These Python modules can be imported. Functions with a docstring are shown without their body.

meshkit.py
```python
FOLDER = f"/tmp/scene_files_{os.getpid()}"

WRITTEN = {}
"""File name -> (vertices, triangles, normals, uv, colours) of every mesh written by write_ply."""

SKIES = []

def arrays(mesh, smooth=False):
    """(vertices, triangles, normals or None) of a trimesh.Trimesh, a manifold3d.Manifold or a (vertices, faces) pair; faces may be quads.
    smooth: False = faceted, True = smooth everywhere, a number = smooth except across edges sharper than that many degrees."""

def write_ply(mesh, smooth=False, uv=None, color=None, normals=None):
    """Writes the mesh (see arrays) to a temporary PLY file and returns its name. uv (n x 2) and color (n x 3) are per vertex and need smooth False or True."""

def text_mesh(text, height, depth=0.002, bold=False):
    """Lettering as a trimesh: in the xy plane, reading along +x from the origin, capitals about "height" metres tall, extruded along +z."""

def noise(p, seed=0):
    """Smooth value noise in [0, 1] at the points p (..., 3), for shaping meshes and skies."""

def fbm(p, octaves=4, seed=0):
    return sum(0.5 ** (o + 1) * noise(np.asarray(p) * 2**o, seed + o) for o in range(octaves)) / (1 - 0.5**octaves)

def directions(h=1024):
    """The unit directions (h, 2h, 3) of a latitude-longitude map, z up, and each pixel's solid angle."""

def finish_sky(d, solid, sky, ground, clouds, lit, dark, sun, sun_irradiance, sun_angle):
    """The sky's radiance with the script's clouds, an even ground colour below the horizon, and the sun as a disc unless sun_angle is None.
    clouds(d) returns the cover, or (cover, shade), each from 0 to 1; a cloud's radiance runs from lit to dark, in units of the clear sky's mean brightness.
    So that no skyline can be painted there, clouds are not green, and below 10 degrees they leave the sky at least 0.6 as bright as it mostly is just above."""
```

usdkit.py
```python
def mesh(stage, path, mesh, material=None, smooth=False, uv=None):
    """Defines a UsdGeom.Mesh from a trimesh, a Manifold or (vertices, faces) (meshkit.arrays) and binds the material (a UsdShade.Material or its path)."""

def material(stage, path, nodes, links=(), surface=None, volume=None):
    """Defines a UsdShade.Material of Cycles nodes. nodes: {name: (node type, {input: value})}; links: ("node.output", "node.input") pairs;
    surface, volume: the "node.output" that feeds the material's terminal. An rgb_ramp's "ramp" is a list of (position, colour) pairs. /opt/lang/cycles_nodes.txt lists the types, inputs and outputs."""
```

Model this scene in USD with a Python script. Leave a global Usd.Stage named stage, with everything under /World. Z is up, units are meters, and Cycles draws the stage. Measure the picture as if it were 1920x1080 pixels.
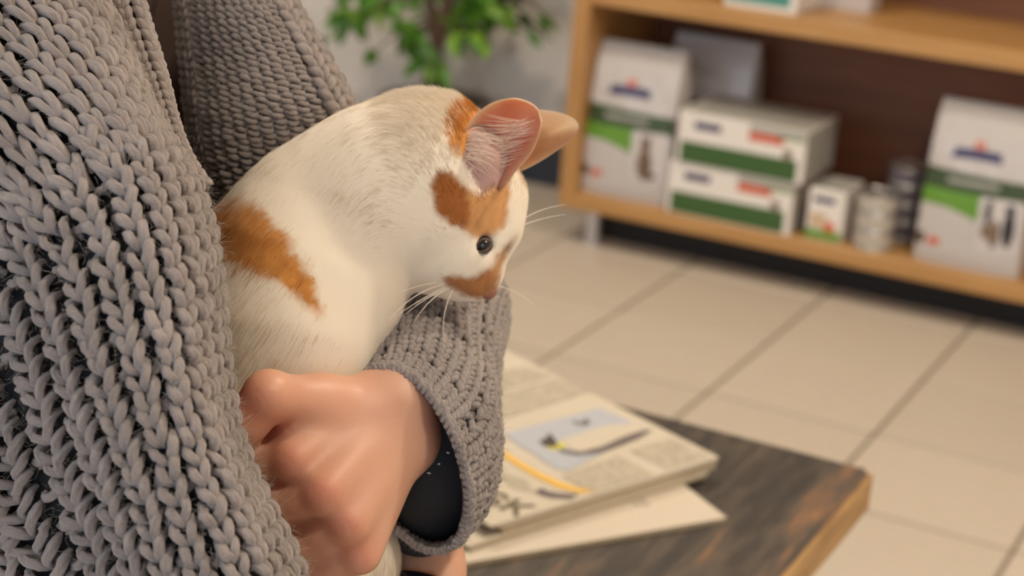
import math, numpy as np, trimesh, usdkit, meshkit
from pxr import Usd, UsdGeom, UsdLux, UsdShade, Gf, Sdf, Vt
from scipy.interpolate import RectBivariateSpline, CubicSpline
from scipy.spatial import cKDTree

stage = Usd.Stage.CreateInMemory()
UsdGeom.SetStageUpAxis(stage, 'Z'); UsdGeom.SetStageMetersPerUnit(stage, 1.0)
UsdGeom.Xform.Define(stage, '/World')

# ------------------------------------------------------------------ camera, sky, exposure
EYE = np.array([1.58919, -3.39339, 1.17360]); YAW, PITCH, ROLL, FPX = 2.03003898, -0.33043345, 0.07172022, 3417.07
_f = np.array([math.cos(YAW) * math.cos(PITCH), math.sin(YAW) * math.cos(PITCH), math.sin(PITCH)])
_r = np.array([math.sin(YAW), -math.cos(YAW), 0.0]); _u = np.cross(_r, _f)
RT = math.cos(ROLL) * _r + math.sin(ROLL) * _u; UP = -math.sin(ROLL) * _r + math.cos(ROLL) * _u; FW = _f
cam = UsdGeom.Camera.Define(stage, '/World/Camera')
cam.CreateHorizontalApertureAttr(36.0); cam.CreateVerticalApertureAttr(20.25); cam.CreateFocalLengthAttr(FPX / 1920 * 36)
cam.CreateClippingRangeAttr(Gf.Vec2f(0.02, 50)); cam.CreateFocusDistanceAttr(0.85); cam.CreateFStopAttr(8.6)
cam.CreateExposureAttr(0.66)
UsdGeom.Xformable(cam).AddTransformOp().Set(Gf.Matrix4d(*RT, 0, *UP, 0, *(-FW), 0, *EYE, 1))
dome = UsdLux.DomeLight.Define(stage, '/World/Sky'); dome.CreateIntensityAttr(0.60); dome.CreateColorAttr(Gf.Vec3f(0.72, 0.84, 1.0))
WARM = (1.0, 0.87, 0.70)
LAMPS = [(1.95, -1.55, 195.0), (-0.15, -1.05, 150.0), (2.4, -2.9, 125.0), (0.6, -3.7, 22.0)]      # ceiling downlights: x, y, strength


def at(px, py, d):
    """The point of the place that stands d metres deep along the view where the photograph has pixel (px, py)."""
    px, py, d = np.broadcast_arrays(np.asarray(px, float), np.asarray(py, float), np.asarray(d, float))
    return EYE + ((px - 960) / FPX * d)[..., None] * RT - ((py - 540) / FPX * d)[..., None] * UP + d[..., None] * FW


def pixel(p):
    q = np.asarray(p) - EYE; z = q @ FW
    return np.stack([960 + FPX * (q @ RT) / z, 540 - FPX * (q @ UP) / z, z], -1)


# ------------------------------------------------------------------ helpers
USED = {}


def numbered(parent, name):
    k = USED.setdefault((parent, name), 0); USED[(parent, name)] = k + 1
    return f'{parent}/{name}' + (f'_{k:03d}' if k else '')


def path_of(p):
    return '/World' if p is None else str(p.GetPath())


def tag(p, label=None, cat=None, group=None, kind=None):
    for k, v in (('label', label), ('category', cat), ('group', group), ('kind', kind)):
        if v: p.SetCustomDataByKey(k, v)
    return p


def thing(name, label, cat, loc=(0, 0, 0), rz=0.0, group=None):
    x = UsdGeom.Xform.Define(stage, numbered('/World', name)); x.AddTranslateOp().Set(Gf.Vec3d(*map(float, loc)))
    if rz: x.AddRotateZOp().Set(float(rz))
    return tag(x.GetPrim(), label, cat, group)


def obj(name, mesh, mat, parent=None, smooth=30, uv=None, col=None, label=None):
    m = usdkit.mesh(stage, numbered(path_of(parent), name), mesh, mat, smooth, uv)
    if col is not None:
        UsdGeom.PrimvarsAPI(m).CreatePrimvar('displayColor', Sdf.ValueTypeNames.Color3fArray, 'vertex').Set(Vt.Vec3fArray.FromNumpy(np.asarray(col, np.float32)))
    return tag(m.GetPrim(), label)


def struct(name, mesh, mat, parent=None, smooth=30):
    p = obj(name, mesh, mat, parent, smooth)
    return tag(p, kind='structure') if parent is None else p


def box(x0, x1, y0, y1, z0, z1, r=0.0):
    x0, x1 = min(x0, x1), max(x0, x1)
    if r <= 0:
        m = trimesh.creation.box((x1 - x0, y1 - y0, z1 - z0))
        m.apply_translation(((x0 + x1) / 2, (y0 + y1) / 2, (z0 + z1) / 2)); return m
    a = np.array([x1 - x0, y1 - y0, z1 - z0]) / 2; c = np.array([x0 + x1, y0 + y1, z0 + z1]) / 2; pts = []
    for sx in (-1, 1):
        for sy in (-1, 1):
            for sz in (-1, 1):
                s = np.array([sx, sy, sz])
                for k in range(3):
                    e = a.copy(); e -= r; e[k] = a[k]; pts.append(c + s * e)
    return trimesh.convex.convex_hull(np.array(pts))


def cat_mesh(ms): return trimesh.util.concatenate(ms)


def curves(name, pts, widths, mat, parent, col=None, kind='stuff'):
    """pts (N, k, 3); widths (k,) or (N, k)."""
    N, k = pts.shape[:2]
    c = UsdGeom.BasisCurves.Define(stage, numbered(path_of(parent), name)); c.CreateTypeAttr('linear')
    c.CreatePointsAttr(Vt.Vec3fArray.FromNumpy(pts.reshape(-1, 3).astype(np.float32)))
    c.CreateCurveVertexCountsAttr(Vt.IntArray.FromNumpy(np.full(N, k, np.int32)))
    c.CreateWidthsAttr(Vt.FloatArray.FromNumpy(np.broadcast_to(widths, (N, k)).astype(np.float32).ravel())); c.SetWidthsInterpolation('vertex')
    if col is not None:
        UsdGeom.PrimvarsAPI(c).CreatePrimvar('displayColor', Sdf.ValueTypeNames.Color3fArray, 'uniform').Set(Vt.Vec3fArray.FromNumpy(np.asarray(col, np.float32)))
    UsdShade.MaterialBindingAPI.Apply(c.GetPrim()).Bind(mat)
    return tag(c.GetPrim(), kind=kind)


def M(name, color, rough=0.6, noise=0.0, scale=20.0, stretch=(1, 1, 1), bump=0.0, dist=0.001, detail=4, spread=None, **kw):
    """Principled material; noise: how far the colour wanders (a factor), in world space and stretched by a mapping."""
    c = np.array(color, float)
    n = {'p': ('principled_bsdf', {'roughness': rough, 'base_color': tuple(c), **kw})}; l = []
    if noise or bump:
        n['g'] = ('geometry', {}); n['m'] = ('mapping', {'scale': stretch}); n['n'] = ('noise_texture', {'scale': scale, 'detail': detail, 'roughness': 0.6})
        l += [('g.position', 'm.vector'), ('m.vector', 'n.vector')]
    if noise:
        c2 = np.array(spread, float) if spread is not None else c * (1 - noise)
        n['r'] = ('rgb_ramp', {'ramp': [(0.3, tuple(c2)), (0.7, tuple(c))]}); l += [('n.fac', 'r.fac'), ('r.color', 'p.base_color')]
    if bump:
        n['b'] = ('bump', {'strength': bump, 'distance': dist}); l += [('n.fac', 'b.height'), ('b.normal', 'p.normal')]
    return usdkit.material(stage, '/World/Looks/' + name, n, l, surface='p.BSDF')


def catmull(pts, n):
    pts = np.asarray(pts, float); t = np.r_[0, np.cumsum(np.linalg.norm(np.diff(pts, axis=0), axis=1))]
    return CubicSpline(t, pts)(np.linspace(0, t[-1], n))


def tubes(P, R, sides=10, scallop=0.0, plies=4, twist=0.0, cap=True):
    """Many tubes at once. P (N, k, 3), R (k,) or (N, k) -> mesh arrays and uv (around, along)."""
    P = np.asarray(P, float); N, k = P.shape[:2]; R = np.broadcast_to(R, (N, k))
    T = np.gradient(P, axis=1); T /= np.linalg.norm(T, axis=2, keepdims=True) + 1e-12
    ref = np.broadcast_to(-FW, T.shape)
    A = np.cross(T, ref); A /= np.linalg.norm(A, axis=2, keepdims=True) + 1e-9; B = np.cross(T, A)
    th = np.arange(sides) / sides * 2 * np.pi
    tw = twist * np.linspace(0, 1, k)
    rr = R[:, :, None] * (1 + scallop * np.abs(np.cos(plies / 2 * (th[None, :] - tw[:, None])))[None] - scallop * 0.5)
    V = P[:, :, None] + rr[..., None] * (np.cos(th)[None, None, :, None] * A[:, :, None] + np.sin(th)[None, None, :, None] * B[:, :, None])
    uv = np.broadcast_to(np.stack(np.meshgrid(np.linspace(0, 1, k), np.arange(sides) / sides, indexing='ij')[::-1], -1)[None], (N, k, sides, 2)).copy()
    uv += np.arange(N)[:, None, None, None] * np.array([0.37, 1.31])
    i, j = np.meshgrid(np.arange(k - 1), np.arange(sides), indexing='ij'); j2 = (j + 1) % sides
    q = np.stack([i * sides + j, i * sides + j2, (i + 1) * sides + j2, (i + 1) * sides + j], -1).reshape(-1, 4)
    F = np.vstack([q[:, [0, 2, 1]], q[:, [0, 3, 2]]])
    if cap:
        e = [[0, a, a + 1] for a in range(1, sides - 1)] + [[(k - 1) * sides, (k - 1) * sides + a + 1, (k - 1) * sides + a] for a in range(1, sides - 1)]
        F = np.vstack([F, e])
    F = (F[None] + (np.arange(N) * k * sides)[:, None, None]).reshape(-1, 3)
    return (V.reshape(-1, 3), F), uv.reshape(-1, 2)


def tube(path, r, sides=10, **kw):
    return trimesh.Trimesh(*tubes(np.asarray(path)[None], r, sides, **kw)[0], process=False)


# ---- signed distances and surface nets, for bodies
def cone(p, a, b, ra, rb):
    a, b = np.asarray(a), np.asarray(b); ab = b - a; t = np.clip((p - a) @ ab / (ab @ ab + 1e-12), 0, 1)
    return np.linalg.norm(p - a - t[..., None] * ab, axis=-1) - (ra + t * (rb - ra))


def smin(a, b, k):
    h = np.maximum(k - np.abs(a - b), 0) / k
    return np.minimum(a, b) - h * h * k * 0.25


def field(p, bones):
    f = None
    for a, b, ra, rb, k in bones:
        d = cone(p, a, b, ra, rb); f = d if f is None else smin(f, d, k)
    return f


def taubin(m, n, lamb=0.5, mu=0.53):
    """Smooths a mesh in place without shrinking it."""
    from scipy.sparse import coo_matrix, diags
    e = np.vstack([m.faces[:, [0, 1]], m.faces[:, [1, 2]], m.faces[:, [2, 0]]]); e = np.vstack([e, e[:, ::-1]]); k = len(m.vertices)
    A = coo_matrix((np.ones(len(e)), (e[:, 0], e[:, 1])), shape=(k, k)).tocsr(); A.data[:] = 1; d = np.asarray(A.sum(1)).ravel(); A = diags(1 / np.maximum(d, 1)) @ A
    v = np.array(m.vertices); on = (d > 0)[:, None]
    for _ in range(n):
        v = v + lamb * np.where(on, A @ v - v, 0); v = v - mu * np.where(on, A @ v - v, 0)
    m.vertices = v


def nets(fun, lo, hi, h):
    lo, hi = np.asarray(lo), np.asarray(hi); n = np.ceil((hi - lo) / h).astype(int) + 1
    ax = [lo[k] + h * np.arange(n[k]) for k in range(3)]
    F = np.empty(n)
    yy, zz = np.meshgrid(ax[1], ax[2], indexing='ij')
    for i in range(0, n[0], 8):
        xs = ax[0][i:i + 8]
        g = np.stack(np.broadcast_arrays(xs[:, None, None], yy[None], zz[None]), -1)
        F[i:i + 8] = fun(g)
    S = F < 0
    idx = -np.ones(n - 1, int); acc = np.zeros((*(n - 1), 3)); cnt = np.zeros(n - 1)
    off = [(a, b, c) for a in (0, 1) for b in (0, 1) for c in (0, 1)]
    sl = lambda o: tuple(slice(o[k], n[k] - 1 + o[k]) for k in range(3))
    for o in off:
        for k in range(3):
            if o[k]: continue
            o2 = tuple(o[j] + (j == k) for j in range(3))
            f0, f1 = F[sl(o)], F[sl(o2)]; c = (f0 < 0) != (f1 < 0)
            t = np.where(c, f0 / np.where(c, f0 - f1, 1), 0)
            pt = np.array(o, float)[None, None, None] + np.zeros((*c.shape, 3)); pt[..., k] += t
            acc += np.where(c[..., None], pt, 0); cnt += c
    on = cnt > 0; idx[on] = np.arange(on.sum())
    cell = np.argwhere(on); V = lo + h * (cell + acc[on] / cnt[on][:, None])
    Q = []
    for k in range(3):
        a, b = [(1, 2), (2, 0), (0, 1)][k]
        s0 = [slice(None)] * 3; s1 = [slice(None)] * 3; s0[k] = slice(0, -1); s1[k] = slice(1, None)
        c = np.argwhere(S[tuple(s0)] != S[tuple(s1)]); c = c[(c[:, a] > 0) & (c[:, b] > 0) & (c[:, a] < n[a] - 1) & (c[:, b] < n[b] - 1)]
        ea, eb = np.eye(3, dtype=int)[a], np.eye(3, dtype=int)[b]
        g = lambda d: idx[tuple((c - d).T)]
        q = np.stack([g(ea + eb), g(eb), g(0 * ea), g(ea)], -1)
        flip = ~S[tuple(c.T)]; q[flip] = q[flip][:, ::-1]; Q.append(q)
    Q = np.vstack(Q); Q = Q[(Q >= 0).all(1)]
    return V, np.vstack([Q[:, [0, 1, 2]], Q[:, [0, 2, 3]]])

# ------------------------------------------------------------------ materials
wood = M('beech', (0.52, 0.29, 0.105), 0.42, noise=1, scale=9, stretch=(0.5, 6, 6), spread=(0.42, 0.215, 0.07))
wood_v = M('beech_upright', (0.50, 0.27, 0.095), 0.45, noise=1, scale=9, stretch=(6, 6, 0.5), spread=(0.40, 0.20, 0.065))
dark_board = M('dark_board', (0.22, 0.080, 0.034), 0.55, noise=1, scale=7, stretch=(0.6, 5, 5), spread=(0.16, 0.056, 0.024))
silver = M('brushed_steel', (0.62, 0.62, 0.66), 0.35, metallic=0.8)
grout = M('grout', (0.235, 0.185, 0.130), 0.9, noise=0.25, scale=60)
wall_paint = M('wall_paint', (0.72, 0.675, 0.625), 0.8, noise=0.05, scale=3)
ceiling_paint = M('ceiling_paint', (0.75, 0.72, 0.67), 0.9)
base_paint = M('skirting', (0.035, 0.04, 0.055), 0.5)
tile_mat = usdkit.material(stage, '/World/Looks/tile', {
    'o': ('object_info', {}), 'r': ('rgb_ramp', {'ramp': [(0, (0.58, 0.500, 0.410)), (1, (0.62, 0.537, 0.440))]}),
    'g': ('geometry', {}), 'n': ('noise_texture', {'scale': 35.0, 'detail': 5.0}), 'm': ('mix_color', {'blend_type': 'multiply', 'fac': 0.10}),
    'p': ('principled_bsdf', {'roughness': 0.42, 'specular_ior_level': 0.4})},
    [('o.random', 'r.fac'), ('g.position', 'n.vector'), ('r.color', 'm.a'), ('n.color', 'm.b'), ('m.result', 'p.base_color')], surface='p.BSDF')
white_pack = M('white_foil', (0.55, 0.51, 0.49), 0.30)
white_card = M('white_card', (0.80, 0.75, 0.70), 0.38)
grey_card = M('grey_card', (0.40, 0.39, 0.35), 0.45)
green_dark = M('green_print', (0.040, 0.105, 0.022), 0.38)
green_deep = M('deep_green_print', (0.045, 0.075, 0.030), 0.38)
green_light = M('light_green_print', (0.13, 0.30, 0.035), 0.38)
navy = M('navy_print', (0.045, 0.040, 0.115), 0.38)
red_print = M('red_print', (0.62, 0.10, 0.035), 0.38)
brown_print = M('brown_print', (0.085, 0.050, 0.030), 0.4)
tabby_print = M('tabby_print', (0.20, 0.135, 0.095), 0.4)
photo_print = M('pale_photo_print', (0.60, 0.56, 0.55), 0.38)
black_print = M('black_print', (0.025, 0.025, 0.03), 0.4)
teal_print = M('teal_print', (0.07, 0.27, 0.22), 0.38)
tin = M('tin', (0.55, 0.54, 0.52), 0.3, metallic=0.85)
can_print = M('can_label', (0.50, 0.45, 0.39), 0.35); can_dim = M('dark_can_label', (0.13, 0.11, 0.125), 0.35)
film = usdkit.material(stage, '/World/Looks/film', {'t': ('transparent_bsdf', {'color': (0.93, 0.92, 0.96)}), 'g': ('glossy_bsdf', {'roughness': 0.16, 'color': (0.9, 0.9, 1.0)}),
    'w': ('layer_weight', {'blend': 0.30}), 'm': ('mix_closure', {})}, [('t.BSDF', 'm.closure1'), ('g.BSDF', 'm.closure2'), ('w.fresnel', 'm.fac')], surface='m.closure')
pane = usdkit.material(stage, '/World/Looks/pane', {'t': ('transparent_bsdf', {}), 'g': ('glossy_bsdf', {'roughness': 0.02}),
    'w': ('fresnel', {'IOR': 1.45}), 'm': ('mix_closure', {})}, [('t.BSDF', 'm.closure1'), ('g.BSDF', 'm.closure2'), ('w.fac', 'm.fac')], surface='m.closure')
lamp_glow = usdkit.material(stage, '/World/Looks/lamp_glow', {'e': ('emission', {'color': WARM, 'strength': 6.0})}, surface='e.emission')

# ------------------------------------------------------------------ the room
X0, X1, Y0, Y1, ZC = -2.3, 3.6, -5.4, 0.40, 2.65
TS, GAP = 0.30, 0.007
fl = tag(UsdGeom.Xform.Define(stage, '/World/floor').GetPrim(), 'beige square ceramic tile floor with darker grout lines', 'floor', kind='structure')
obj('grout_bed', box(X0, X1, Y0, Y1, -0.06, -0.0025), grout, fl, False)
rng = np.random.default_rng(3)
outer = []
for i in range(-8, 12):
    for j in range(-18, 2):
        x, y = i * TS, j * TS
        a, b, c, d = max(x + GAP / 2, X0), min(x + TS - GAP / 2, X1), y + GAP / 2, min(y + TS - GAP / 2, Y1)
        if b - a < 0.02 or d - c < 0.02 or c < Y0: continue
        t = box(a, b, c, d, -0.012, rng.uniform(-0.0003, 0.0003), 0.0015)
        u = pixel([(a + b) / 2, (c + d) / 2, 0])
        near = u[2] > 0.3 and -700 < u[0] < 2500 and -300 < u[1] < 1500
        if near: obj('tile', t, tile_mat, fl, 20)
        else: outer.append(t)
tag(obj('outer_tiles', cat_mesh(outer), tile_mat, fl, 20), kind='stuff')
struct('wall_back', box(X0 - .1, X1 + .1, Y1, Y1 + .1, -0.06, ZC), wall_paint)
struct('wall_left', box(X0 - .1, X0, Y0, Y1, -0.06, ZC), wall_paint)
struct('wall_right', box(X1, X1 + .1, Y0, Y1, -0.06, ZC), wall_paint)
struct('ceiling', box(X0 - .1, X1 + .1, Y0 - .1, Y1 + .1, ZC, ZC + .08), ceiling_paint)
struct('baseboard_back', box(X0, X1, Y1 - .012, Y1, 0.0008, 0.105, 0.002), base_paint)
struct('baseboard_left', box(X0, X0 + .012, Y0, Y1 - .012, 0.0008, 0.105, 0.002), base_paint)
fw = [box(X0 - .1, X1 + .1, Y0 - .1, Y0, -0.06, 0.5), box(X0 - .1, X1 + .1, Y0 - .1, Y0, 2.35, ZC), box(X0 - .1, X0 + .25, Y0 - .1, Y0, 0.5, 2.35),
      box(X1 - .25, X1 + .1, Y0 - .1, Y0, 0.5, 2.35), box(0.55, 0.75, Y0 - .1, Y0, 0.5, 2.35)]
struct('wall_front', cat_mesh(fw), wall_paint)
for k, (a, b) in enumerate(((X0 + .25, 0.55), (0.75, X1 - .25))):
    w = tag(UsdGeom.Xform.Define(stage, f'/World/window_{k + 1}').GetPrim(), kind='structure')
    obj('frame', cat_mesh([box(a, b, Y0 - .07, Y0 - .02, 0.5, 0.55), box(a, b, Y0 - .07, Y0 - .02, 2.30, 2.35), box(a, a + .05, Y0 - .07, Y0 - .02, 0.55, 2.30), box(b - .05, b, Y0 - .07, Y0 - .02, 0.55, 2.30)]), silver, w)
    obj('pane', box(a + .05, b - .05, Y0 - .05, Y0 - .045, 0.55, 2.30), pane, w)
for k, (x, y, s) in enumerate(LAMPS):
    L = UsdLux.DiskLight.Define(stage, f'/World/Light_{k + 1}'); L.CreateRadiusAttr(0.11); L.CreateIntensityAttr(s); L.CreateColorAttr(Gf.Vec3f(*WARM))
    L.AddTranslateOp().Set(Gf.Vec3d(x, y, ZC - 0.022))
    t = thing('ceiling_lamp', f'round recessed ceiling lamp {("in front of the shelf unit", "nearest the potted ficus", "nearest the right wall", "nearest the front windows")[k]}', 'lamp', (x, y, ZC))
    ring = trimesh.creation.annulus(0.115, 0.135, 0.018); ring.apply_translation((0, 0, -0.0095)); obj('ring', ring, silver, t)
    dk = trimesh.creation.cylinder(0.114, 0.004); dk.apply_translation((0, 0, -0.004)); obj('diffuser', dk, lamp_glow, t)

# ------------------------------------------------------------------ shelf unit
sh = thing('shelf_unit', 'light beech open shelf unit stocked with pet food', 'shelf')
XL, XR, YB = 0.006, 1.75, 0.36
obj('side_panel', box(XL, XL + .036, 0, YB, 0.082, 1.50, 0.002), wood_v, sh); obj('side_panel', box(XR, XR + .036, 0, YB, 0.082, 1.50, 0.002), wood_v, sh)
for z in (0.082, 0.521, 0.985, 1.465):
    obj('shelf_board', box(XL + .036, XR, 0.0, YB - .008, z, z + .036, 0.003), wood, sh)
obj('back_panel', box(XL + .036, XR, YB - .008, YB, 0.082, 1.50), dark_board, sh)
for x in (0.07, XR - .03):
    for y in (0.05, 0.31):
        lg = trimesh.creation.revolve(np.array([(0, 0), (0.021, 0), (0.021, 0.004), (0.017, 0.007), (0.017, 0.076), (0.026, 0.078), (0.026, 0.0818), (0, 0.0818)]), sections=20)
        lg.apply_translation((x, y, 0)); obj('leg', lg, silver, sh)


obj('plinth', box(XL + .05, XR - .01, 0.10, 0.118, 0.0008, 0.0815), M('plinth_black', (0.012, 0.011, 0.011), 0.7), sh)


def patch(fun, s0, s1, t0, t1, off=0.0004, n=(14, 14), shape=None):
    """A thin print that follows the surface fun(s, t); shape(s, t) -> bool masks it (as ragged cells)."""
    s, t = np.meshgrid(np.linspace(s0, s1, n[0] + 1), np.linspace(t0, t1, n[1] + 1), indexing='ij')
    P = fun(s, t); e = 1e-3
    nn = np.cross(fun(s + e, t) - P, fun(s, t + e) - P); nn /= np.linalg.norm(nn, axis=-1, keepdims=True) + 1e-12
    V = (P + nn * off).reshape(-1, 3); m = n[1] + 1
    i, j = np.meshgrid(np.arange(n[0]), np.arange(n[1]), indexing='ij')
    keep = np.ones(i.shape, bool) if shape is None else shape((s[:-1, :-1] + s[1:, 1:]) / 2, (t[:-1, :-1] + t[1:, 1:]) / 2)
    i, j = i[keep], j[keep]
    q = np.stack([i * m + j, (i + 1) * m + j, (i + 1) * m + j + 1, i * m + j + 1], -1)
    return V, np.vstack([q[:, [0, 1, 2]], q[:, [0, 2, 3]]])


def ell(cs, ct, rs, rt, rot=0.0):
    def f(s, t):
        a, b = s - cs, t - ct; c, d = math.cos(rot), math.sin(rot)
        return ((a * c + b * d) / rs) ** 2 + ((-a * d + b * c) / rt) ** 2 < 1
    return f


def make_bag(name, label, loc, w, h, dep, seed, rz=0.0, group=None, dog=False, dress=True):
    """A stand-up food bag: base at loc, full at the bottom and pinched flat along the top seam."""
    t_ = thing(name, label, 'pet food bag', loc, rz, group)
    ns, nt = 40, 60
    bow = lambda s: 1 - np.abs(2 * s - 1) ** 3.2

    def front(s, t):
        s, t = np.broadcast_arrays(np.asarray(s, float), np.asarray(t, float))
        taper = 1 - 0.045 * t; x = (s - 0.5) * w * taper
        thick = dep / 2 * np.sqrt(np.clip(1 - np.clip((t - 0.25) / 0.72, 0, 1) ** 1.7, 0.0004, 1)) * (0.93 + 0.07 * np.minimum(1, t * 12))
        y = -thick * (0.80 + 0.20 * bow(s))
        wr = meshkit.fbm(np.stack([s * 5 + seed, t * 6, s * 0], -1), 3, seed) - 0.5
        y = y + wr * 0.006 * (0.3 + t) * np.minimum(1, (1 - t) * 8) - 0.012 * t * 0
        return np.stack([x, y, t * h], -1)
    back = lambda s, t: front(s, t) * np.array([1, -1, 1.0])
    s, t = np.meshgrid(np.linspace(0, 1, ns + 1), np.linspace(0, 1, nt + 1), indexing='ij')
    f1 = patch(front, 0, 1, 0, 1, 0, (ns, nt)); b1 = patch(back, 0, 1, 0, 1, 0, (ns, nt)); b1 = (b1[0], b1[1][:, ::-1])

    def side(x):
        def g(a, t):                                   # the gusset folds inwards
            A, B = front(np.full_like(a, x), t), back(np.full_like(a, x), t)
            P = A + (B - A) * a[..., None]; P[..., 0] += (0.5 - x) * 2 * 0.35 * np.abs(B - A)[..., 1] * np.minimum(a, 1 - a) * np.clip(t * 1.6 - 0.1, 0, 1)
            return P
        return patch(g, 0, 1, 0, 1, 0, (8, nt))
    s0, s1 = side(0.0), side(1.0); s0 = (s0[0], s0[1][:, ::-1])
    bot = lambda a, s: front(s, 0 * s) + (back(s, 0 * s) - front(s, 0 * s)) * a[..., None]
    bt = patch(bot, 0, 1, 0, 1, 0, (2, ns))
    body = cat_mesh([trimesh.Trimesh(*m, process=False) for m in (f1, b1, s0, s1, bt)]); body.merge_vertices()
    obj('body', body, white_pack, t_, 50)
    pr = lambda nm, mt, *a, **k: obj(nm, patch(front, *a, **k), mt, t_, True)
    pr('seam_strip', grey_card, 0.0, 1.0, 0.985, 0.998, 0.0005, (30, 2))
    if not dress: pr('green_band', green_deep, 0.0, 1.0, 0.47, 0.60, 0.0005, (24, 10)); return t_
    band = lambda s, t: (t < 0.60 - 0.02 * s) & (t > 0.475 - 0.015 * s)
    pr('green_band', green_deep, 0.0, 1.0, 0.44, 0.61, 0.0005, (40, 50), shape=band)
    pr('lettering_strip', grey_card, 0.22, 0.72, 0.525, 0.552, 0.0008, (12, 3))
    pr('light_green_field', green_light, 0.0, 0.56, 0.30, 0.475, 0.0006, (40, 40), shape=lambda s, t: t > 0.375 - 0.10 * s + 0.02 * np.sin(s * 6))
    pr('logo', navy, 0.20, 0.72, 0.655, 0.76, 0.0006, (60, 40), shape=lambda s, t: (np.abs(t - 0.712 + 0.10 * (s - 0.5) ** 2) < 0.030) & (np.abs(s - 0.46) < 0.235 - (t - 0.71) * 0.5))
    pr('emblem', red_print, 0.36, 0.60, 0.73, 0.81, 0.0006, (30, 30), shape=lambda s, t: ell(0.47, 0.765, 0.055, 0.028)(s, t) & (np.abs(s - 0.47) > 0.008))
    ph = pr('photo_panel', photo_print, 0.57, 0.965, 0.145, 0.475, 0.0007, (12, 12))
    if dog:
        pr('dog_picture', black_print, 0.57, 0.96, 0.15, 0.47, 0.0010, (60, 60), shape=lambda s, t: ell(0.86, 0.30, 0.055, 0.115)(s, t) | ell(0.855, 0.415, 0.045, 0.035)(s, t) | ell(0.655, 0.375, 0.032, 0.065)(s, t) | ell(0.66, 0.44, 0.03, 0.02)(s, t))
        pr('pale_dog_picture', tabby_print, 0.57, 0.96, 0.15, 0.47, 0.0009, (50, 50), shape=lambda s, t: ell(0.735, 0.26, 0.05, 0.09)(s, t) | ell(0.655, 0.27, 0.045, 0.05)(s, t))
    else:
        pr('cat_picture', tabby_print, 0.57, 0.96, 0.15, 0.47, 0.0009, (60, 60), shape=lambda s, t: ell(0.72, 0.26, 0.085, 0.105)(s, t) | ell(0.72, 0.385, 0.062, 0.045)(s, t) | ell(0.68, 0.43, 0.02, 0.025)(s, t) | ell(0.76, 0.43, 0.02, 0.025)(s, t))
        pr('cat_shade', brown_print, 0.57, 0.96, 0.15, 0.47, 0.0011, (60, 60), shape=lambda s, t: ell(0.765, 0.255, 0.035, 0.08)(s, t) | ell(0.75, 0.37, 0.022, 0.025)(s, t) | ell(0.80, 0.19, 0.06, 0.025)(s, t))
    pr('red_mark', red_print, 0.11, 0.25, 0.115, 0.175, 0.0006, (20, 20), shape=ell(0.18, 0.145, 0.065, 0.025))
    pr('brown_mark', brown_print, 0.0, 0.10, 0.10, 0.20, 0.0006, (20, 20), shape=ell(0.045, 0.15, 0.045, 0.04))
    return t_


make_bag('food_bag', 'white cat food bag with green band beside left shelf panel', (0.142, 0.075, 0.1185), 0.200, 0.322, 0.110, 1)
make_bag('food_bag', 'dim grey lilac bag half hidden behind the left food bag', (0.235, 0.255, 0.1185), 0.20, 0.325, 0.10, 4, dress=False)
make_bag('food_bag', 'white dog food bag with green band at right end of lower shelf', (0.872, 0.075, 0.1185), 0.205, 0.318, 0.115, 7, dog=True)


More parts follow.
